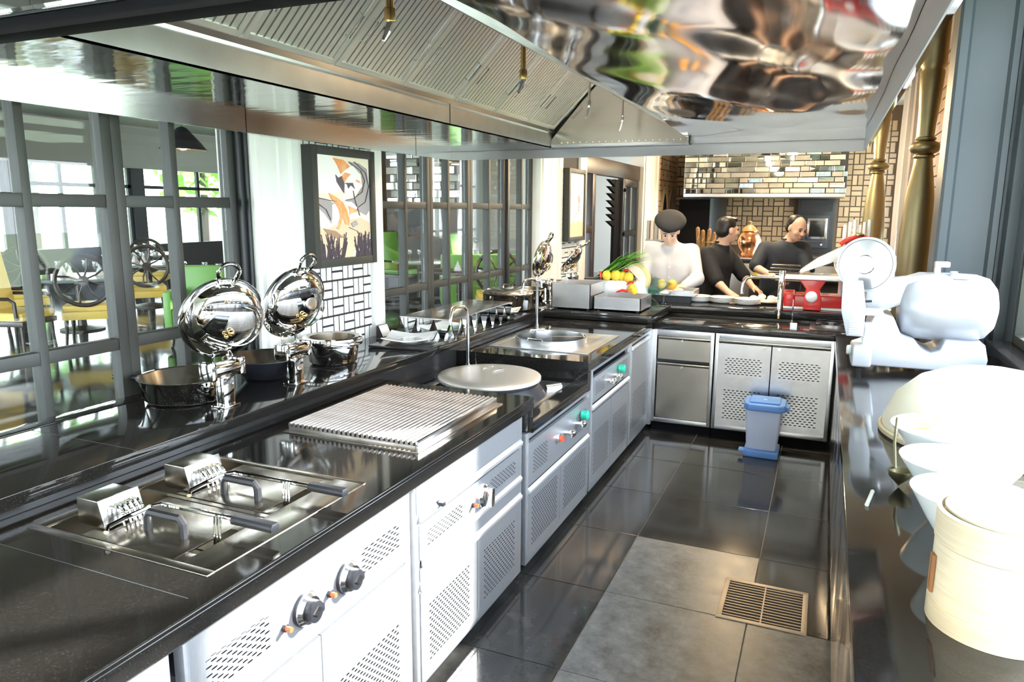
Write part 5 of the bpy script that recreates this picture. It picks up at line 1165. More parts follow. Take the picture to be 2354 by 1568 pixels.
b = B()
for zz in (1.065, 1.16, 1.25): b.tube([Vector((-1.55, 10.5, zz)) + Vector((.13 * math.cos(a), .10 * math.sin(a), 0)) for a in [k * PI / 8 for k in range(17)]], .004, 6)
for k in range(12): a = k * PI / 6; b.tube([(-1.55 + .13 * math.cos(a), 10.5 + .10 * math.sin(a), 1.062), (-1.55 + .13 * math.cos(a), 10.5 + .10 * math.sin(a), 1.25)], .003, 6)
b.build('wire_frame', 'brass', t)
for k, (dx, h_) in enumerate(((-.08, .40), (-.03, .36), (.03, .38), (.08, .33))):
    l_ = thing('baguette', ['leftmost baguette in the far wire basket', 'second baguette in the far wire basket', 'third baguette in the far wire basket', 'rightmost short baguette in the far wire basket'][k], 'bread', (-1.55 + dx, 10.5, 1.065), 'baguettes in the basket')
    B().tube([(-1.55 + dx, 10.5, 1.066), (-1.55 + dx * 1.1, 10.49, 1.1), (-1.55 + dx * 1.3, 10.48, 1.06 + h_ * .6), (-1.55 + dx * 1.5, 10.47, 1.06 + h_ * .95), (-1.55 + dx * 1.5, 10.47, 1.06 + h_)], [.012, .030, .032, .026, .008], 12).build('loaf', 'mid_wood', l_); B().tube([(-1.55 + dx * 1.3 - .01, 10.45, 1.06 + h_ * .55), (-1.55 + dx * 1.35 + .012, 10.446, 1.06 + h_ * .68)], .006, 6).build('crust_slash', 'melon', l_)
t = thing('copper_urn', 'round copper urn with lid on the far counter behind the cooks', 'urn', (-.97, 10.5, 1.06))
B().lathe([(0, 0), (.10, 0), (.12, .03), (.10, .06), (.15, .14), (.165, .22), (.14, .30), (.10, .34), (.105, .35)], (-.97, 10.5, 1.0605), 32).build('urn_body', 'copper', t, smooth=60); B().lathe([(.11, .35), (.10, .37), (.05, .42), (.02, .44), (.02, .46), (.03, .475), (0, .49)], (-.97, 10.5, 1.0605), 28).build('urn_lid', 'mid_wood', t, smooth=60)
t = thing('yellow_tub', 'small yellow tub on the low dark counter', 'tub', (-.72, 9.1, .90)); B().lathe([(0, 0), (.05, 0), (.06, .07), (.055, .07), (.046, .01), (0, .01)], (-.72, 9.1, .9005), 24).build('tub', 'lemon', t); B().lathe([(.061, .066), (.064, .07), (.061, .075)], (-.72, 9.1, .9005), 24).build('rim', 'brass', t)
# dark glazed door with the serrated folded screen, left of the chef
YD0 = 7.85
ds = thing('door_11', 'dark glazed hall door at the far left behind the chef', 'door', (XD, 10.0, 0), kind='structure')
B().box(XD - .04, XD + .05, 7.80, 10.60, 2.10, 2.30).build('door_head', 'dark_wood', ds, bevel=.006)
B().box(XD - .04, XD + .04, 9.72, 9.82, 0, 2.1).box(XD - .04, XD + .04, 10.5, 10.6, 0, 2.1).box(XD - .035, XD + .035, 9.82, 10.5, .05, .3).box(XD - .035, XD + .035, 9.82, 10.5, 1.32, 1.40).box(XD - .035, XD + .035, 9.82, 10.5, 2.0, 2.1).box(XD - .03, XD + .03, 10.13, 10.18, .3, 2.0).build('door_stile', 'frame_dark', ds, bevel=.004)
for a, c in ((9.82, 10.13), (10.18, 10.5)):
    for z0, z1 in ((.3, 1.32), (1.40, 2.0)): B().box(XD - .003, XD + .003, a, c, z0, z1).build('pane', 'pane_glass', ds, smooth=0)
for y, z in ((9.77, 1.95), (9.77, 1.36), (9.77, .5)): B().cyl((XD + .04, y, z), .025, .02, 12, (1, 0, 0)).build('hinge', 'black_gap', ds)
sc = thing('serrated_screen', 'black folded screen with a saw-tooth edge beside the dark door', 'screen', (-2.62, 9.4, 0))
B().box(-2.64, -2.60, 9.45, 9.70, 0, 2.08).build('screen_panel', 'black_gap', sc, bevel=.003)
for k in range(7):
    z = 1.46 + k * .088; B().prism([(9.46, z), (9.46, z + .085), (9.14, z + .083)], 'x', -2.64, -2.60).build('saw_tooth', 'black_gap', sc, smooth=0)
tr = struct('trim_9', B().box(XD - .05, XD + .05, 7.79, 7.95, 0, 2.1).box(XD - .05, XD + .05, 8.30, 8.42, 0, 2.1).box(XD - .05, XD + .05, 7.95, 8.30, 1.42, 1.50), 'dark_wood', 'dark timber door frame right of the far painting', bevel=.005)

mr_ = thing('menu_rack', 'steel stand of upright pale cards left of the chef', 'rack', (-1.93, 9.0, 0))
B().cyl((-1.93, 9.0, 0), .14, .015, 24).cyl((-1.93, 9.0, .015), .014, 1.30, 12).build('stand', 'steel', mr_)
B().box(-2.06, -1.80, 8.95, 9.05, 1.31, 1.33).build('shelf', 'steel', mr_)
for k in range(5): B().box(-2.05 + k * .05, -2.015 + k * .05, 8.96, 9.04, 1.33, 1.56).build('card', 'paper_card' if k % 2 else 'steel', mr_)
# ================================================================== PEOPLE  (one continuous skin surface each, clothes as children)
def sdf_mesh(prims, vox, name):
    P = []
    lo = np.array([1e9] * 3); hi = -lo
    for p in prims:
        if p[0] == 'c': a, b, ra, rb = np.array(p[1], float), np.array(p[2], float), p[3], p[4]; m = max(ra, rb); lo = np.minimum(lo, np.minimum(a, b) - m); hi = np.maximum(hi, np.maximum(a, b) + m)
        else: c, r_ = np.array(p[1], float), np.array(p[2], float); m = r_.max(); lo = np.minimum(lo, c - m); hi = np.maximum(hi, c + m)
    lo -= vox * 3; hi += vox * 3; n = np.ceil((hi - lo) / vox).astype(int) + 1
    D = np.full(n, 1.0, np.float32)
    ax = [lo[i] + vox * np.arange(n[i]) for i in range(3)]
    for p in prims:
        k = p[-1]
        if p[0] == 'c':
            a, b, ra, rb = np.array(p[1], float), np.array(p[2], float), p[3], p[4]; m = max(ra, rb); l0 = np.minimum(a, b) - m - k - vox; h0 = np.maximum(a, b) + m + k + vox
        else:
            c, r_ = np.array(p[1], float), np.array(p[2], float); m = r_.max(); l0 = c - m - k - vox; h0 = c + m + k + vox
        i0 = np.clip(np.floor((l0 - lo) / vox).astype(int), 0, n - 1); i1 = np.clip(np.ceil((h0 - lo) / vox).astype(int) + 1, 1, n)
        X, Y, Z = np.meshgrid(*[ax[i][i0[i]:i1[i]] for i in range(3)], indexing='ij'); Q = np.stack([X, Y, Z], -1)
        if p[0] == 'c':
            d = b - a; t = np.clip(((Q - a) @ d) / max(1e-9, d @ d), 0, 1); v = np.linalg.norm(Q - (a + t[..., None] * d), axis=-1) - (ra + (rb - ra) * t)
        else:
            q = Q - c
            if p[3] is not None: q = q @ np.array(p[3])
            kk = np.linalg.norm(q / r_, axis=-1); k2 = np.linalg.norm(q / (r_ * r_), axis=-1) + 1e-9; v = kk * (kk - 1) / k2
        s = tuple(slice(i0[i], i1[i]) for i in range(3)); o = D[s]
        hh = np.clip(.5 + .5 * (o - v) / max(k, 1e-6), 0, 1)
        D[s] = o * (1 - hh) + v * hh - k * hh * (1 - hh)
    ins = D < 0; nx, ny, nz = [m_ - 1 for m_ in n]
    cnt = np.zeros((nx, ny, nz), np.float32); acc = np.zeros((nx, ny, nz, 3), np.float32)
    cs = [(i, j, k) for i in (0, 1) for j in (0, 1) for k in (0, 1)]
    def S_(c): return D[c[0]:c[0] + nx, c[1]:c[1] + ny, c[2]:c[2] + nz]
    for c in cs:
        for a in range(3):
            if c[a] == 0:
                e = list(c); e[a] = 1; d0, d1 = S_(c), S_(e); mk = (d0 < 0) != (d1 < 0); t = np.where(mk, d0 / np.where(mk, d0 - d1, 1), 0)
                cnt += mk
                for q in range(3): acc[..., q] += np.where(mk, c[q] + (t if q == a else 0), 0)
    act = cnt > 0; idx = np.full((nx, ny, nz), -1, np.int64); idx[act] = np.arange(act.sum())
    ii = np.argwhere(act); V = lo + vox * (ii + acc[act] / cnt[act][:, None])
    F = []
    for a in range(3):
        b_, c_ = (a + 1) % 3, (a + 2) % 3
        s0 = [slice(None)] * 3; s1 = [slice(None)] * 3; s0[a] = slice(0, n[a] - 1); s1[a] = slice(1, n[a])
        ch = ins[tuple(s0)] != ins[tuple(s1)]; w = np.argwhere(ch)
        w = w[(w[:, b_] > 0) & (w[:, c_] > 0) & (w[:, b_] < n[b_] - 1) & (w[:, c_] < n[c_] - 1)]
        def I(db, dc):
            q = w.copy(); q[:, b_] -= db; q[:, c_] -= dc; return idx[q[:, 0], q[:, 1], q[:, 2]]
        f = np.stack([I(1, 1), I(0, 1), I(0, 0), I(1, 0)], 1); fl_ = ~ins[w[:, 0], w[:, 1], w[:, 2]]; f[fl_] = f[fl_][:, ::-1]; F.append(f)
    F = np.concatenate(F); F = F[(F >= 0).all(1)]
    mb = MB(); mb.v = [tuple(p) for p in V.tolist()]; mb.f = [tuple(q) for q in F.tolist()]
    # light smoothing
    Vn = np.array(mb.v); nb_ = np.zeros_like(Vn); ct = np.zeros(len(Vn))
    for a, b_ in ((0, 1), (1, 2), (2, 3), (3, 0)):
        np.add.at(nb_, F[:, a], Vn[F[:, b_]]); np.add.at(ct, F[:, a], 1)
    Vn = Vn * .5 + .5 * nb_ / np.maximum(ct, 1)[:, None]; mb.v = [tuple(p) for p in Vn.tolist()]
    return mb
def hand(prims, wrist, d, nrm, thumb, k=.006, curl=.5, s=1.0):
    """palm plus five curled fingers; d = pointing direction, nrm = back of the hand, thumb = side of the thumb"""
    w = np.array(wrist, float); d = np.array(d, float); d /= np.linalg.norm(d); nrm = np.array(nrm, float); nrm -= d * (nrm @ d); nrm /= np.linalg.norm(nrm); sd = np.array(thumb, float); sd -= d * (sd @ d) + nrm * (sd @ nrm); sd /= np.linalg.norm(sd)
    prims.append(('c', w, w + d * .03 * s, .026 * s, .028 * s, .02))
    for q in (-.022, -.007, .008, .022): prims.append(('c', w + d * .02 * s + sd * q * s, w + d * .085 * s + sd * q * s * 1.2, .017 * s, .0125 * s, .012))
    for q, L in ((.026, .070), (.009, .080), (-.009, .074), (-.025, .058)):
        b0 = w + d * .085 * s + sd * q * s * 1.15; a1 = curl * .6; a2 = curl * 1.3; a3 = curl * 1.9
        p1 = b0 + (d * math.cos(a1) - nrm * math.sin(a1)) * L * .45 * s; p2 = p1 + (d * math.cos(a2) - nrm * math.sin(a2)) * L * .32 * s; p3 = p2 + (d * math.cos(a3) - nrm * math.sin(a3)) * L * .23 * s
        prims += [('c', b0, p1, .0095 * s, .0088 * s, .004), ('c', p1, p2, .0088 * s, .008 * s, .004), ('c', p2, p3, .008 * s, .0068 * s, .004)]
    t0 = w + d * .025 * s + sd * .024 * s; t1 = t0 + (sd * .7 + d * .6 - nrm * .25) * .036 * s; t2 = t1 + (d * .85 + sd * .15 - nrm * .4) * .032 * s
    prims += [('c', t0, t1, .015 * s, .011 * s, .008), ('c', t1, t2, .011 * s, .0085 * s, .004)]
def rotm(yaw_, pitch, roll=0):
    return np.array((Matrix.Rotation(yaw_, 3, 'Z') @ Matrix.Rotation(pitch, 3, 'X') @ Matrix.Rotation(roll, 3, 'Y')))
def person(label, J, shirt, trousers, skin, hair, sleeve, apron=None, beret=False, yaw_=0.0, pitch=0.0, base=None, roll=0.0, bald=False):
    t = thing('person', label, 'person', base)
    A = {k: np.array(v, float) for k, v in J.items()}
    hd = A['head']; Rm = rotm(yaw_, pitch, roll)                       # local: face looks along -y
    L = lambda x, y, z: hd + Rm @ np.array([x, y, z])
    sk = []; e = lambda c, r_, k=.012: sk.append(('e', c, r_, Rm, k))
    e(L(0, .012, .030), (.076, .094, .088), .01); e(L(0, -.022, -.030), (.060, .072, .080), .03); e(L(0, -.045, -.085), (.034, .036, .030), .025)
    sk.append(('c', L(0, -.088, .012), L(0, -.108, -.026), .010, .015, .012)); sk.append(('c', L(-.014, -.098, -.030), L(.014, -.098, -.030), .008, .008, .008))
    for s_ in (-1, 1):
        e(L(.076 * s_, .010, -.008), (.012, .022, .034), .008); e(L(.030 * s_, -.082, .020), (.020, .012, .010), .012); e(L(.040 * s_, -.066, -.030), (.024, .020, .022), .02)
    e(L(0, -.090, -.060), (.022, .010, .007), .006)
    sk.append(('c', A['neck'], L(0, .02, -.06), .055, .050, .02))
    tor = []
    ch, pv = A['chest'], A['pelvis']; sd = A['shR'] - A['shL']; sd /= np.linalg.norm(sd)
    w = np.linalg.norm(A['shR'] - A['shL'])
    def torso(lst, g):
        lst.append(('c', A['shL'] + sd * .06 + (0, 0, -.03), A['shR'] - sd * .06 + (0, 0, -.03), .078 + g, .078 + g, .05))
        for q in (-1, 1): lst.append(('c', ch + sd * q * w * .20, pv + sd * q * .075, .112 + g, .112 + g, .06))
        lst.append(('c', A['neck'] + (0, 0, -.03), ch + (0, 0, .10), .060 + g, .085 + g, .05))
    def arm(lst, s_, g, to=1.0):
        sh, el, wr = A['sh' + s_], A['el' + s_], A['wr' + s_]
        lst.append(('c', sh, el, .056 + g, .043 + g, .03))
        if to > 0: lst.append(('c', el, el + (wr - el) * to, .043 + g, .043 + g - .016 * to, .012))
    def legs(lst, g):
        for q in (-1, 1):
            hp = pv + sd * q * .085 + (0, 0, -.04); kn = np.array([hp[0] + q * sd[0] * .02, hp[1] - .01, .50]); an = np.array([kn[0], kn[1] + .02, .09])
            lst.append(('c', hp, kn, .095 + g, .062 + g, .03)); lst.append(('c', kn, an, .062 + g, .045 + g, .02))
            if g == 0: lst.append(('c', an + (0, .02, -.045), an + (0, -.13, -.058), .042, .030, .02))
        lst.append(('e', pv, (.155 + g, .115 + g, .12 + g), None, .05))
    torso(sk, 0); arm(sk, 'L', 0); arm(sk, 'R', 0); legs(sk, 0)
    for s_ in 'LR': hand(sk, A['wr' + s_], A['hd' + s_], A['hn' + s_], A['ht' + s_], curl=.75, s=1.02)
    sdf_mesh(sk, .0075, 'body').build('body', skin, t, smooth=80)
    st = []; torso(st, .014)
    if sleeve > 0: arm(st, 'L', .014, sleeve - .5 if sleeve > .5 else 0); arm(st, 'R', .014, sleeve - .5 if sleeve > .5 else 0)
    if sleeve <= .5:
        st = [p for p in st]
        for s_ in 'LR': st = [p for p in st if not (p[0] == 'c' and np.allclose(p[1], A['sh' + s_]) and np.allclose(p[2], A['el' + s_]))]
        for s_ in 'LR':
            m_ = A['sh' + s_] + (A['el' + s_] - A['sh' + s_]) * (sleeve * 2); st.append(('c', A['sh' + s_], m_, .072, .068, .03))
    else:
        for s_ in 'LR':
            el, wr = A['el' + s_], A['wr' + s_]; st.append(('c', el, el + (wr - el) * (sleeve - .5) * 2 * .94, .060, .044, .02))
    st.append(('e', pv + (0, 0, .02), (.172, .135, .15), None, .05))
    so = sdf_mesh(st, .011, 'shirt').build('shirt', shirt, t, smooth=80)
    # collar + placket
    fwd = Rm @ np.array([0, -1, 0]); fwd[2] = 0; fwd /= np.linalg.norm(fwd)
    cb = B(); cn = A['neck'] + np.array([0, 0, .012]); cb.lathe([(.062, -.03), (.066, .0), (.063, .018), (.058, .018), (.058, -.03)], tuple(cn), 24); cb.build('collar', shirt, so)
    if beret:
        from mathutils.bvhtree import BVHTree
        bv = BVHTree.FromPolygons([v.co + Vector(LOC[so.name]) for v in so.data.vertices], [tuple(p.vertices) for p in so.data.polygons])
        pl_ = B(); row = []
        for q in range(15):
            zz = 1.33 - q * .03; h_ = bv.ray_cast(Vector((ch[0] + .005, 5.6, zz)), Vector((0, 1, 0)))
            if h_[0] is not None: row.append((h_[0].y - .004, zz))
        for (ya, za), (yb_, zb) in zip(row[:-1], row[1:]): pl_.quad((ch[0] - .014, ya, za), (ch[0] + .024, ya, za), (ch[0] + .024, yb_, zb), (ch[0] - .014, yb_, zb))
        pk = pl_.build('placket', shirt, so, smooth=60)
        for q in (2, 5, 8, 11):
            if q < len(row): B().cyl((ch[0] + .005, row[q][0], row[q][1]), .007, .004, 12, (0, -1, 0)).build('button', 'ceramic_pale', pk)
    tr_ = []; legs(tr_, .016); sdf_mesh(tr_, .014, 'trousers').build('trousers', trousers, t, smooth=80)
    sb_ = B()
    for q in (-1, 1):
        hp = pv + sd * q * .105; sb_.sphere((hp[0], hp[1] - .05, .045), .05, 16, 8, (.95, 2.3, .9))
    sb_.build('shoes', 'black_plastic', t)
    # hair / beret, eyes
    hr = []
    hk = lambda c, r_, k=.01: hr.append(('e', c, r_, Rm, k))
    if bald:
        hk(L(0, .044, .046), (.085, .086, .080)); hk(L(0, .060, -.005), (.080, .060, .075))
    else:
        hk(L(0, .018, .052), (.084, .098, .080)); hk(L(0, .055, .0), (.080, .065, .075)); hk(L(0, -.050, .095), (.060, .045, .026))
    sdf_mesh(hr, .008, 'hair').build('hair', hair, t, smooth=80)
    for s_ in (-1, 1):
        B().sphere(tuple(L(.031 * s_, -.090, .004)), .0085, 10, 6).build('eye', 'hair', t); B().tube([tuple(L(.016 * s_, -.096, .026)), tuple(L(.032 * s_, -.096, .031)), tuple(L(.050 * s_, -.086, .024))], .0035, 6).build('eyebrow', 'hair', t)
    if beret:
        bb = B(); M = Matrix(Rm.tolist()).to_4x4(); M.translation = Vector(L(0, .006, .062))
        prof = [(.0825, -.022), (.088, -.022), (.089, .0), (.100, .010), (.132, .030), (.140, .046), (.128, .064), (.085, .080), (.03, .088), (0, .089)]
        bb.lathe(prof, (0, 0, 0), 40).xf(Matrix.Diagonal((1.0, 1.08, 1, 1))).xf(Matrix.Rotation(.10, 4, 'X') @ Matrix.Rotation(.10, 4, 'Y')).xf(M); bb.build('beret', 'cloth_black', t, smooth=70)
    if apron:
        b = B(); f = fwd; sdv = sd
        for k in range(9):
            pass
        ap = []; ap.append(('e', pv + (0, 0, -.10), (.185, .150, .30), None, .02)); sdf_mesh(ap, .014, 'apron').build('apron', apron, t, smooth=80)
    return t
# chef in white, head bowed, hands on the tray
person('chef in white jacket and black beret bending over the prep tray', dict(head=(-1.295, 6.585, 1.505), neck=(-1.285, 6.66, 1.375), chest=(-1.285, 6.68, 1.20), pelvis=(-1.285, 6.72, .93),
       shL=(-1.465, 6.67, 1.335), shR=(-1.105, 6.67, 1.325), elL=(-1.535, 6.60, 1.10), elR=(-1.035, 6.60, 1.085), wrL=(-1.49, 6.39, 1.06), wrR=(-1.11, 6.40, 1.035),
       hdL=(.25, -.9, -.25), hdR=(-.35, -.85, -.25), hnL=(-.2, -.2, 1), hnR=(.3, -.2, 1), htL=(1, .2, 0), htR=(-1, .2, 0)), 'cloth_white', 'cloth_grey', 'skin_light', 'hair', 1.0, 'cloth_grey', True, 0.12, .55, (-1.285, 6.72, 0))
person('cook in black short-sleeved shirt turned away to the right', dict(head=(-.865, 7.18, 1.505), neck=(-.915, 7.20, 1.37), chest=(-.955, 7.20, 1.18), pelvis=(-1.0, 7.22, .90),
       shL=(-1.03, 7.05, 1.28), shR=(-.90, 7.36, 1.30), elL=(-.90, 6.93, 1.03), elR=(-.70, 7.35, 1.05), wrL=(-.78, 6.83, .945), wrR=(-.60, 7.16, .97),
       hdL=(.8, -.3, -.35), hdR=(.7, -.5, -.3), hnL=(.2, -.3, 1), hnR=(.2, .2, 1), htL=(.2, .9, .1), htR=(.5, -.9, .1)), 'cloth_black', 'cloth_black', 'skin', 'hair', .46, None, False, 2.25, .0, (-1.0, 7.22, 0))
person('balding cook in dark blue short-sleeved shirt looking down at cutlery', dict(head=(-.275, 7.78, 1.515), neck=(-.345, 7.84, 1.385), chest=(-.385, 7.86, 1.20), pelvis=(-.40, 7.90, .92),
       shL=(-.565, 7.80, 1.315), shR=(-.205, 7.88, 1.325), elL=(-.635, 7.66, 1.13), elR=(-.14, 7.74, 1.10), wrL=(-.46, 7.50, 1.06), wrR=(-.26, 7.52, 1.05),
       hdL=(.85, -.45, -.1), hdR=(-.5, -.8, -.1), hnL=(.1, -.3, 1), hnR=(.1, -.2, 1), htL=(.4, .9, .2), htR=(-.9, .4, .2)), 'cloth_navy', 'cloth_black', 'skin_light', 'hair', .46, 'cloth_navy', False, .70, .32, (-.40, 7.90, 0), .12, bald=True)
for k in range(3):
    c = thing('menu_folder', ['top dark folder held by the balding cook', 'middle dark folder held by the balding cook', 'bottom dark folder held by the balding cook'][k], 'folder', (-.30, 7.42, 1.10), 'folders held by the cook')
    z = 1.085 - k * .032; B().box(-.42, -.18, 7.33 + .01 * k, 7.47, z, z + .012).build('cover', 'cloth_red' if k == 1 else 'dark_wood', c, bevel=.002); B().box(-.415, -.19, 7.335 + .01 * k, 7.46, z + .012, z + .018).build('pages', 'paper_card', c)
# ================================================================== DINING HALL FURNITURE
def legs4(t, w, d, h, mat, r=.022):
    for sx_ in (-1, 1):
        for sy in (-1, 1): B().tube([(sx_ * w, sy * d, h), (sx_ * w * 1.02, sy * d * 1.02, h * .5), (sx_ * w * 1.08, sy * d * 1.08, 0)], [r, r * .8, r * .6], 8).build('leg', mat, t, local=True)
def tall_chair(name, label, loc, rot, mat, group):
    t = thing(name, label, 'chair', loc, group, rot)
    B().box(-.27, .27, -.27, .25, .40, .50).build('seat', mat, t, bevel=.03, seg=3, local=True)
    B().box(-.28, .28, -.28, .26, .34, .40).build('seat_frame', 'dark_wood', t, bevel=.008, local=True)
    b = B(); b.prism([(.20, .46), (.27, .46), (.40, 1.22), (.34, 1.22)], 'x', -.27, .27); b.build('backrest', mat, t, bevel=.02, local=True)
    b = B(); b.prism([(.27, .40), (.30, .40), (.43, 1.24), (.40, 1.24)], 'x', -.29, .29); b.build('back_shell', 'dark_wood', t, bevel=.008, local=True)
    for s_ in (-1, 1): B().tube([(s_ * .29, -.22, .42), (s_ * .30, -.22, .62), (s_ * .30, -.16, .66), (s_ * .29, .26, .66)], .02, 8).build('armrest', 'dark_wood', t, local=True)
    legs4(t, .24, .23, .34, 'dark_wood'); return t
def wheel_chair(label, loc, rot, group='wheel-back dining chairs'):
    t = thing('wheel_back_chair', label, 'chair', loc, group, rot)
    B().box(-.26, .26, -.25, .25, .42, .50).build('seat', 'yellow_leather', t, bevel=.025, seg=3, local=True); B().box(-.27, .27, -.26, .26, .32, .42).build('seat_apron', 'yellow_leather', t, bevel=.008, local=True)
    ring = [(.30 * math.cos(a), .27, .80 + .30 * math.sin(a)) for a in [k * PI / 16 for k in range(33)]]; B().tube(ring, .026, 10).build('back_ring', 'dark_wood', t, local=True)
    for k in range(8):
        a = k * PI / 4 + .2; B().tube([(.04 * math.cos(a), .27, .80 + .04 * math.sin(a)), (.16 * math.cos(a + .12), .272, .80 + .16 * math.sin(a + .12)), (.29 * math.cos(a), .27, .80 + .29 * math.sin(a))], .013, 6).build('spoke', 'dark_wood', t, local=True)
    B().cyl((0, .25, .80), .06, .04, 16, (0, 1, 0)).build('hub', 'dark_wood', t, local=True)
    legs4(t, .23, .22, .32, 'dark_wood', .026); return t
def box_seat(label, loc, rot, mat, w=.8):
    t = thing('box_armchair', label, 'armchair', loc, 'boxy leather armchairs', rot)
    B().box(-w / 2 + .08, w / 2 - .08, -.32, .26, .22, .46).build('seat', mat, t, bevel=.03, local=True); B().box(-w / 2, w / 2, .24, .36, .12, .95).build('backrest', mat, t, bevel=.03, local=True)
    for s_ in (-1, 1): B().box(s_ * w / 2 - (.09 if s_ > 0 else 0), s_ * w / 2 + (.09 if s_ < 0 else 0), -.34, .26, .12, .68).build('arm', mat, t, bevel=.02, local=True)
    legs4(t, w / 2 - .08, .28, .14, 'dark_wood', .03); return t
def dining_table(label, loc, r=.55, h=.74, square=False):
    t = thing('dining_table', label, 'table', loc, 'dining hall tables')
    if square: B().box(-r, r, -r * .7, r * .7, h - .05, h).build('table_top', 'dark_wood', t, bevel=.01, local=True)
    else: B().lathe([(0, h - .04), (r, h - .04), (r + .01, h - .02), (r, h), (0, h)], (0, 0, 0), 40).build('table_top', 'table_glass', t, local=True)
    B().lathe([(.28, 0), (.28, .02), (.06, .06), (.045, .3), (.05, h - .08), (.15, h - .04)], (0, 0, 0), 24).build('pedestal', 'dark_wood', t, local=True); return t
gl0 = None
def glass_on(loc, label):
    t = thing('wine_glass', label, 'glass', loc, 'glasses on the dining tables')
    B().lathe([(.035, 0), (.034, .004), (.006, .008), (.005, .09), (.03, .11), (.042, .15), (.036, .20), (.034, .20), (.040, .15), (.028, .113), (0, .10)], (0, 0, 0), 18).build('bowl', 'clear_glass', t, local=True)
def napkin(loc, label):
    t = thing('napkin', label, 'napkin', loc, 'folded napkins on the dining tables')
    b = B(); b.add([(-.05, -.04, 0), (.05, -.04, 0), (.05, .04, 0), (-.05, .04, 0), (0, 0, .16)], [(0, 1, 4), (1, 2, 4), (2, 3, 4), (3, 0, 4), (3, 2, 1, 0)]); b.build('cloth', 'cloth_white', t, smooth=0, local=True)
tall_chair('tall_chair', 'tall-backed yellow leather armchair at the left edge beyond the doors', (-8.55, 5.35, 0), 1.9, 'yellow_leather', 'tall dining chairs')
wheel_chair('wheel-back chair with yellow seat nearest beyond the doors', (-8.4, 6.15, 0), -2.35)
wheel_chair('wheel-back chair with yellow seat seen right of the wide door stile', (-9.6, 8.0, 0), -2.2)
wheel_chair('dark wheel-back chair farther back above the other', (-11.6, 9.8, 0), -2.5)
wheel_chair('wheel-back chair by the left table in the hall', (-10.3, 6.6, 0), 1.0)
box_seat('bright green boxy armchair behind the near raised lid', (-7.9, 8.55, 0), -2.35, 'green_leather', .75)
box_seat('green armchair low beside the curved yellow chair', (-7.2, 6.7, 0), .6, 'green_leather', .6)
tall_chair('tall_chair', 'yellow leather chair tucked at the table behind the wheel-back', (-9.6, 9.6, 0), -.6, 'yellow_leather', 'tall dining chairs')
dining_table('round dining table behind the nearest wheel-back chair', (-9.4, 6.75, 0), .6); dining_table('round dining table set for guests near the middle of the hall', (-10.6, 8.9, 0), .6); dining_table('dark square table beside the green armchair', (-7.55, 7.55, 0), .45, .74, True)
dining_table('far dining table by the windows', (-12.8, 10.6, 0), .7)
gn = ['left', 'middle', 'right', 'rear']
for (tx, ty, tn) in ((-9.4, 6.75, 'table behind the nearest wheel-back'), (-10.6, 8.9, 'mid-hall table'), (-7.55, 7.55, 'square table'), (-12.8, 10.6, 'far window table')):
    for k in range(4):
        a = k * PI / 2 + .4; glass_on((tx + .28 * math.cos(a), ty + .22 * math.sin(a), .741), '%s wine glass on the %s' % (gn[k], tn))
    for k in range(3): a = k * 2.1 + 1; napkin((tx + .40 * math.cos(a) * .8, ty + .30 * math.sin(a) * .8, .741), '%s folded white napkin on the %s' % (gn[k], tn))
# beyond the second bank of doors
tall_chair('tall_chair', 'yellow leather chair seen in the first pane right of the painting', (-8.15, 11.3, 0), -2.0, 'yellow_leather', 'tall dining chairs')
tall_chair('tall_chair', 'tall green leather chair behind the yellow one right of the painting', (-7.7, 12.35, 0), 1.3, 'green_leather', 'tall dining chairs')
tall_chair('tall_chair', 'green leather chair in the third pane right of the painting', (-6.0, 12.1, 0), 1.2, 'green_leather', 'tall dining chairs')
box_seat('wide bright green sofa seen through the middle far doors', (-5.35, 11.0, 0), -2.6, 'green_leather', 1.3)
dining_table('glass dining table between the green chairs', (-6.85, 11.6, 0), .5)
for k in range(3): glass_on((-7.0 + k * .15, 11.5 + .1 * k, .741), '%s wine glass on the table between the green chairs' % gn[k])
dining_table('dark square table before the wide green sofa', (-5.2, 10.0, 0), .5, .74, True); wheel_chair('wheel-back chair by the dark table near the far white pillar', (-4.4, 9.6, 0), -2.6)
for k in range(3): napkin((-5.4 + k * .2, 9.95, .741), '%s folded white napkin before the wide green sofa' % gn[k])
tall_chair('tall_chair', 'dark armchair glimpsed through the far hall doorway', (-3.5, 9.9, 0), -2.4, 'dark_wood', 'tall dining chairs')
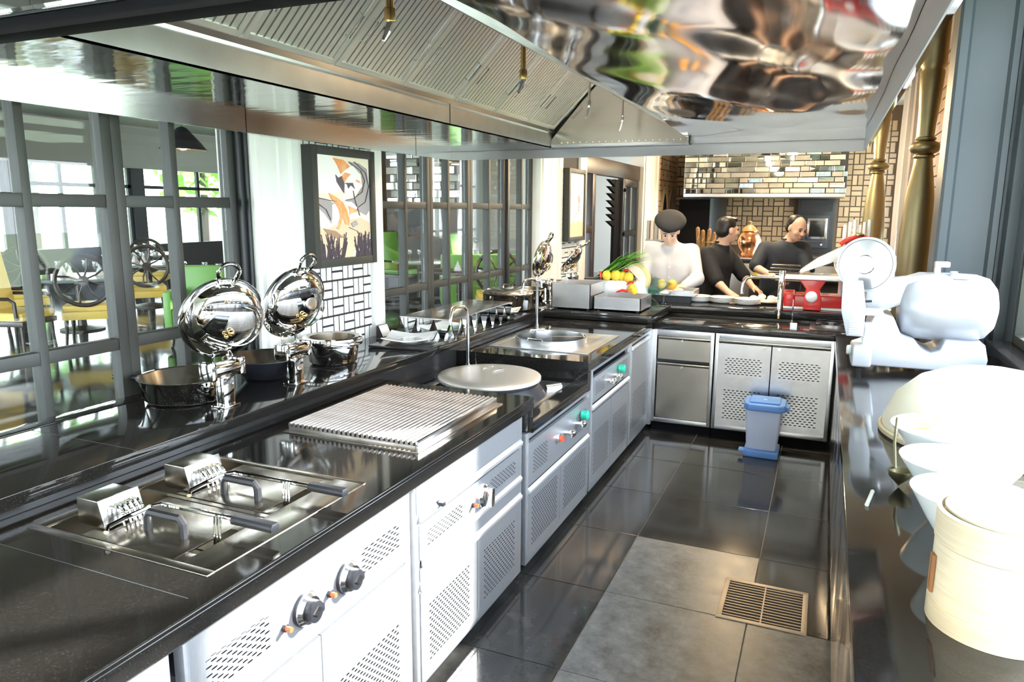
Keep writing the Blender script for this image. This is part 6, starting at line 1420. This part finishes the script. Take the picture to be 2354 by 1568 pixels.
# pendant and ceiling lamps (real lamps of the place)
def pendant(label, x, y, z, sc=1.0, power=25):
    t = thing('pendant_lamp', label, 'lamp', (x, y, z), 'pendant lamps')
    B().lathe([(.02 * sc, .26 * sc), (.06 * sc, .24 * sc), (.20 * sc, .08 * sc), (.26 * sc, 0), (.25 * sc, 0), (.19 * sc, .07 * sc), (.05 * sc, .23 * sc)], (0, 0, 0), 32).build('shade', 'frame_dark', t, local=True)
    B().sphere((0, 0, .06 * sc), .06 * sc, 14, 8).build('bulb', 'lamp_glow', t, local=True); B().cyl((0, 0, .25 * sc), .006, 3.58 - z - .25 * sc if x < -2.7 else 3.28 - z - .25 * sc, 8).build('cable', 'black_plastic', t, local=True)
    l = bpy.data.lights.new('lamp_light', 'POINT'); l.energy = power; l.color = (1, .72, .42); l.shadow_soft_size = .08; o = bpy.data.objects.new('lamp_light', l); COL.objects.link(o); o.parent = t; o.location = (0, 0, -.06)
pendant('dark pendant lamp over the near hall tables', -8.2, 7.6, 2.45, 1.2); pendant('dark pendant lamp beyond the second bank of doors', -5.6, 10.4, 2.4); pendant('pendant lamp over the far prep counter', -.9, 10.4, 2.5, .8, 60); pendant('pendant lamp over the cooks', -.7, 8.2, 2.75, .7, 60)
# small round downlights in the kitchen ceiling
for k, (x, y) in enumerate(((-.4, .3), (-1.4, .3), (-.5, 5.3), (-1.6, 5.4), (-.5, 6.6), (-1.5, 7.2))):
    t = thing('downlight', ['recessed ceiling downlight before the hood, right', 'recessed ceiling downlight before the hood, left', 'recessed ceiling downlight behind the hood, right', 'recessed ceiling downlight behind the hood, left', 'recessed ceiling downlight over the chef, right', 'recessed ceiling downlight over the chef, left'][k], 'lamp', (x, y, 3.28), 'kitchen downlights')
    B().lathe([(.05, 0), (.065, 0), (.065, .02), (.05, .02)], (0, 0, 0), 24).build('trim_ring', 'chrome', t, local=True); B().cyl((0, 0, .008), .048, .006, 20).build('lamp_face', 'lamp_glow', t, local=True)
    l = bpy.data.lights.new('lamp_light', 'SPOT'); l.energy = 60; l.color = (1, .80, .56); l.spot_size = 1.9; l.spot_blend = .6; l.shadow_soft_size = .05; o = bpy.data.objects.new('lamp_light', l); COL.objects.link(o); o.parent = t; o.location = (0, 0, -.01)
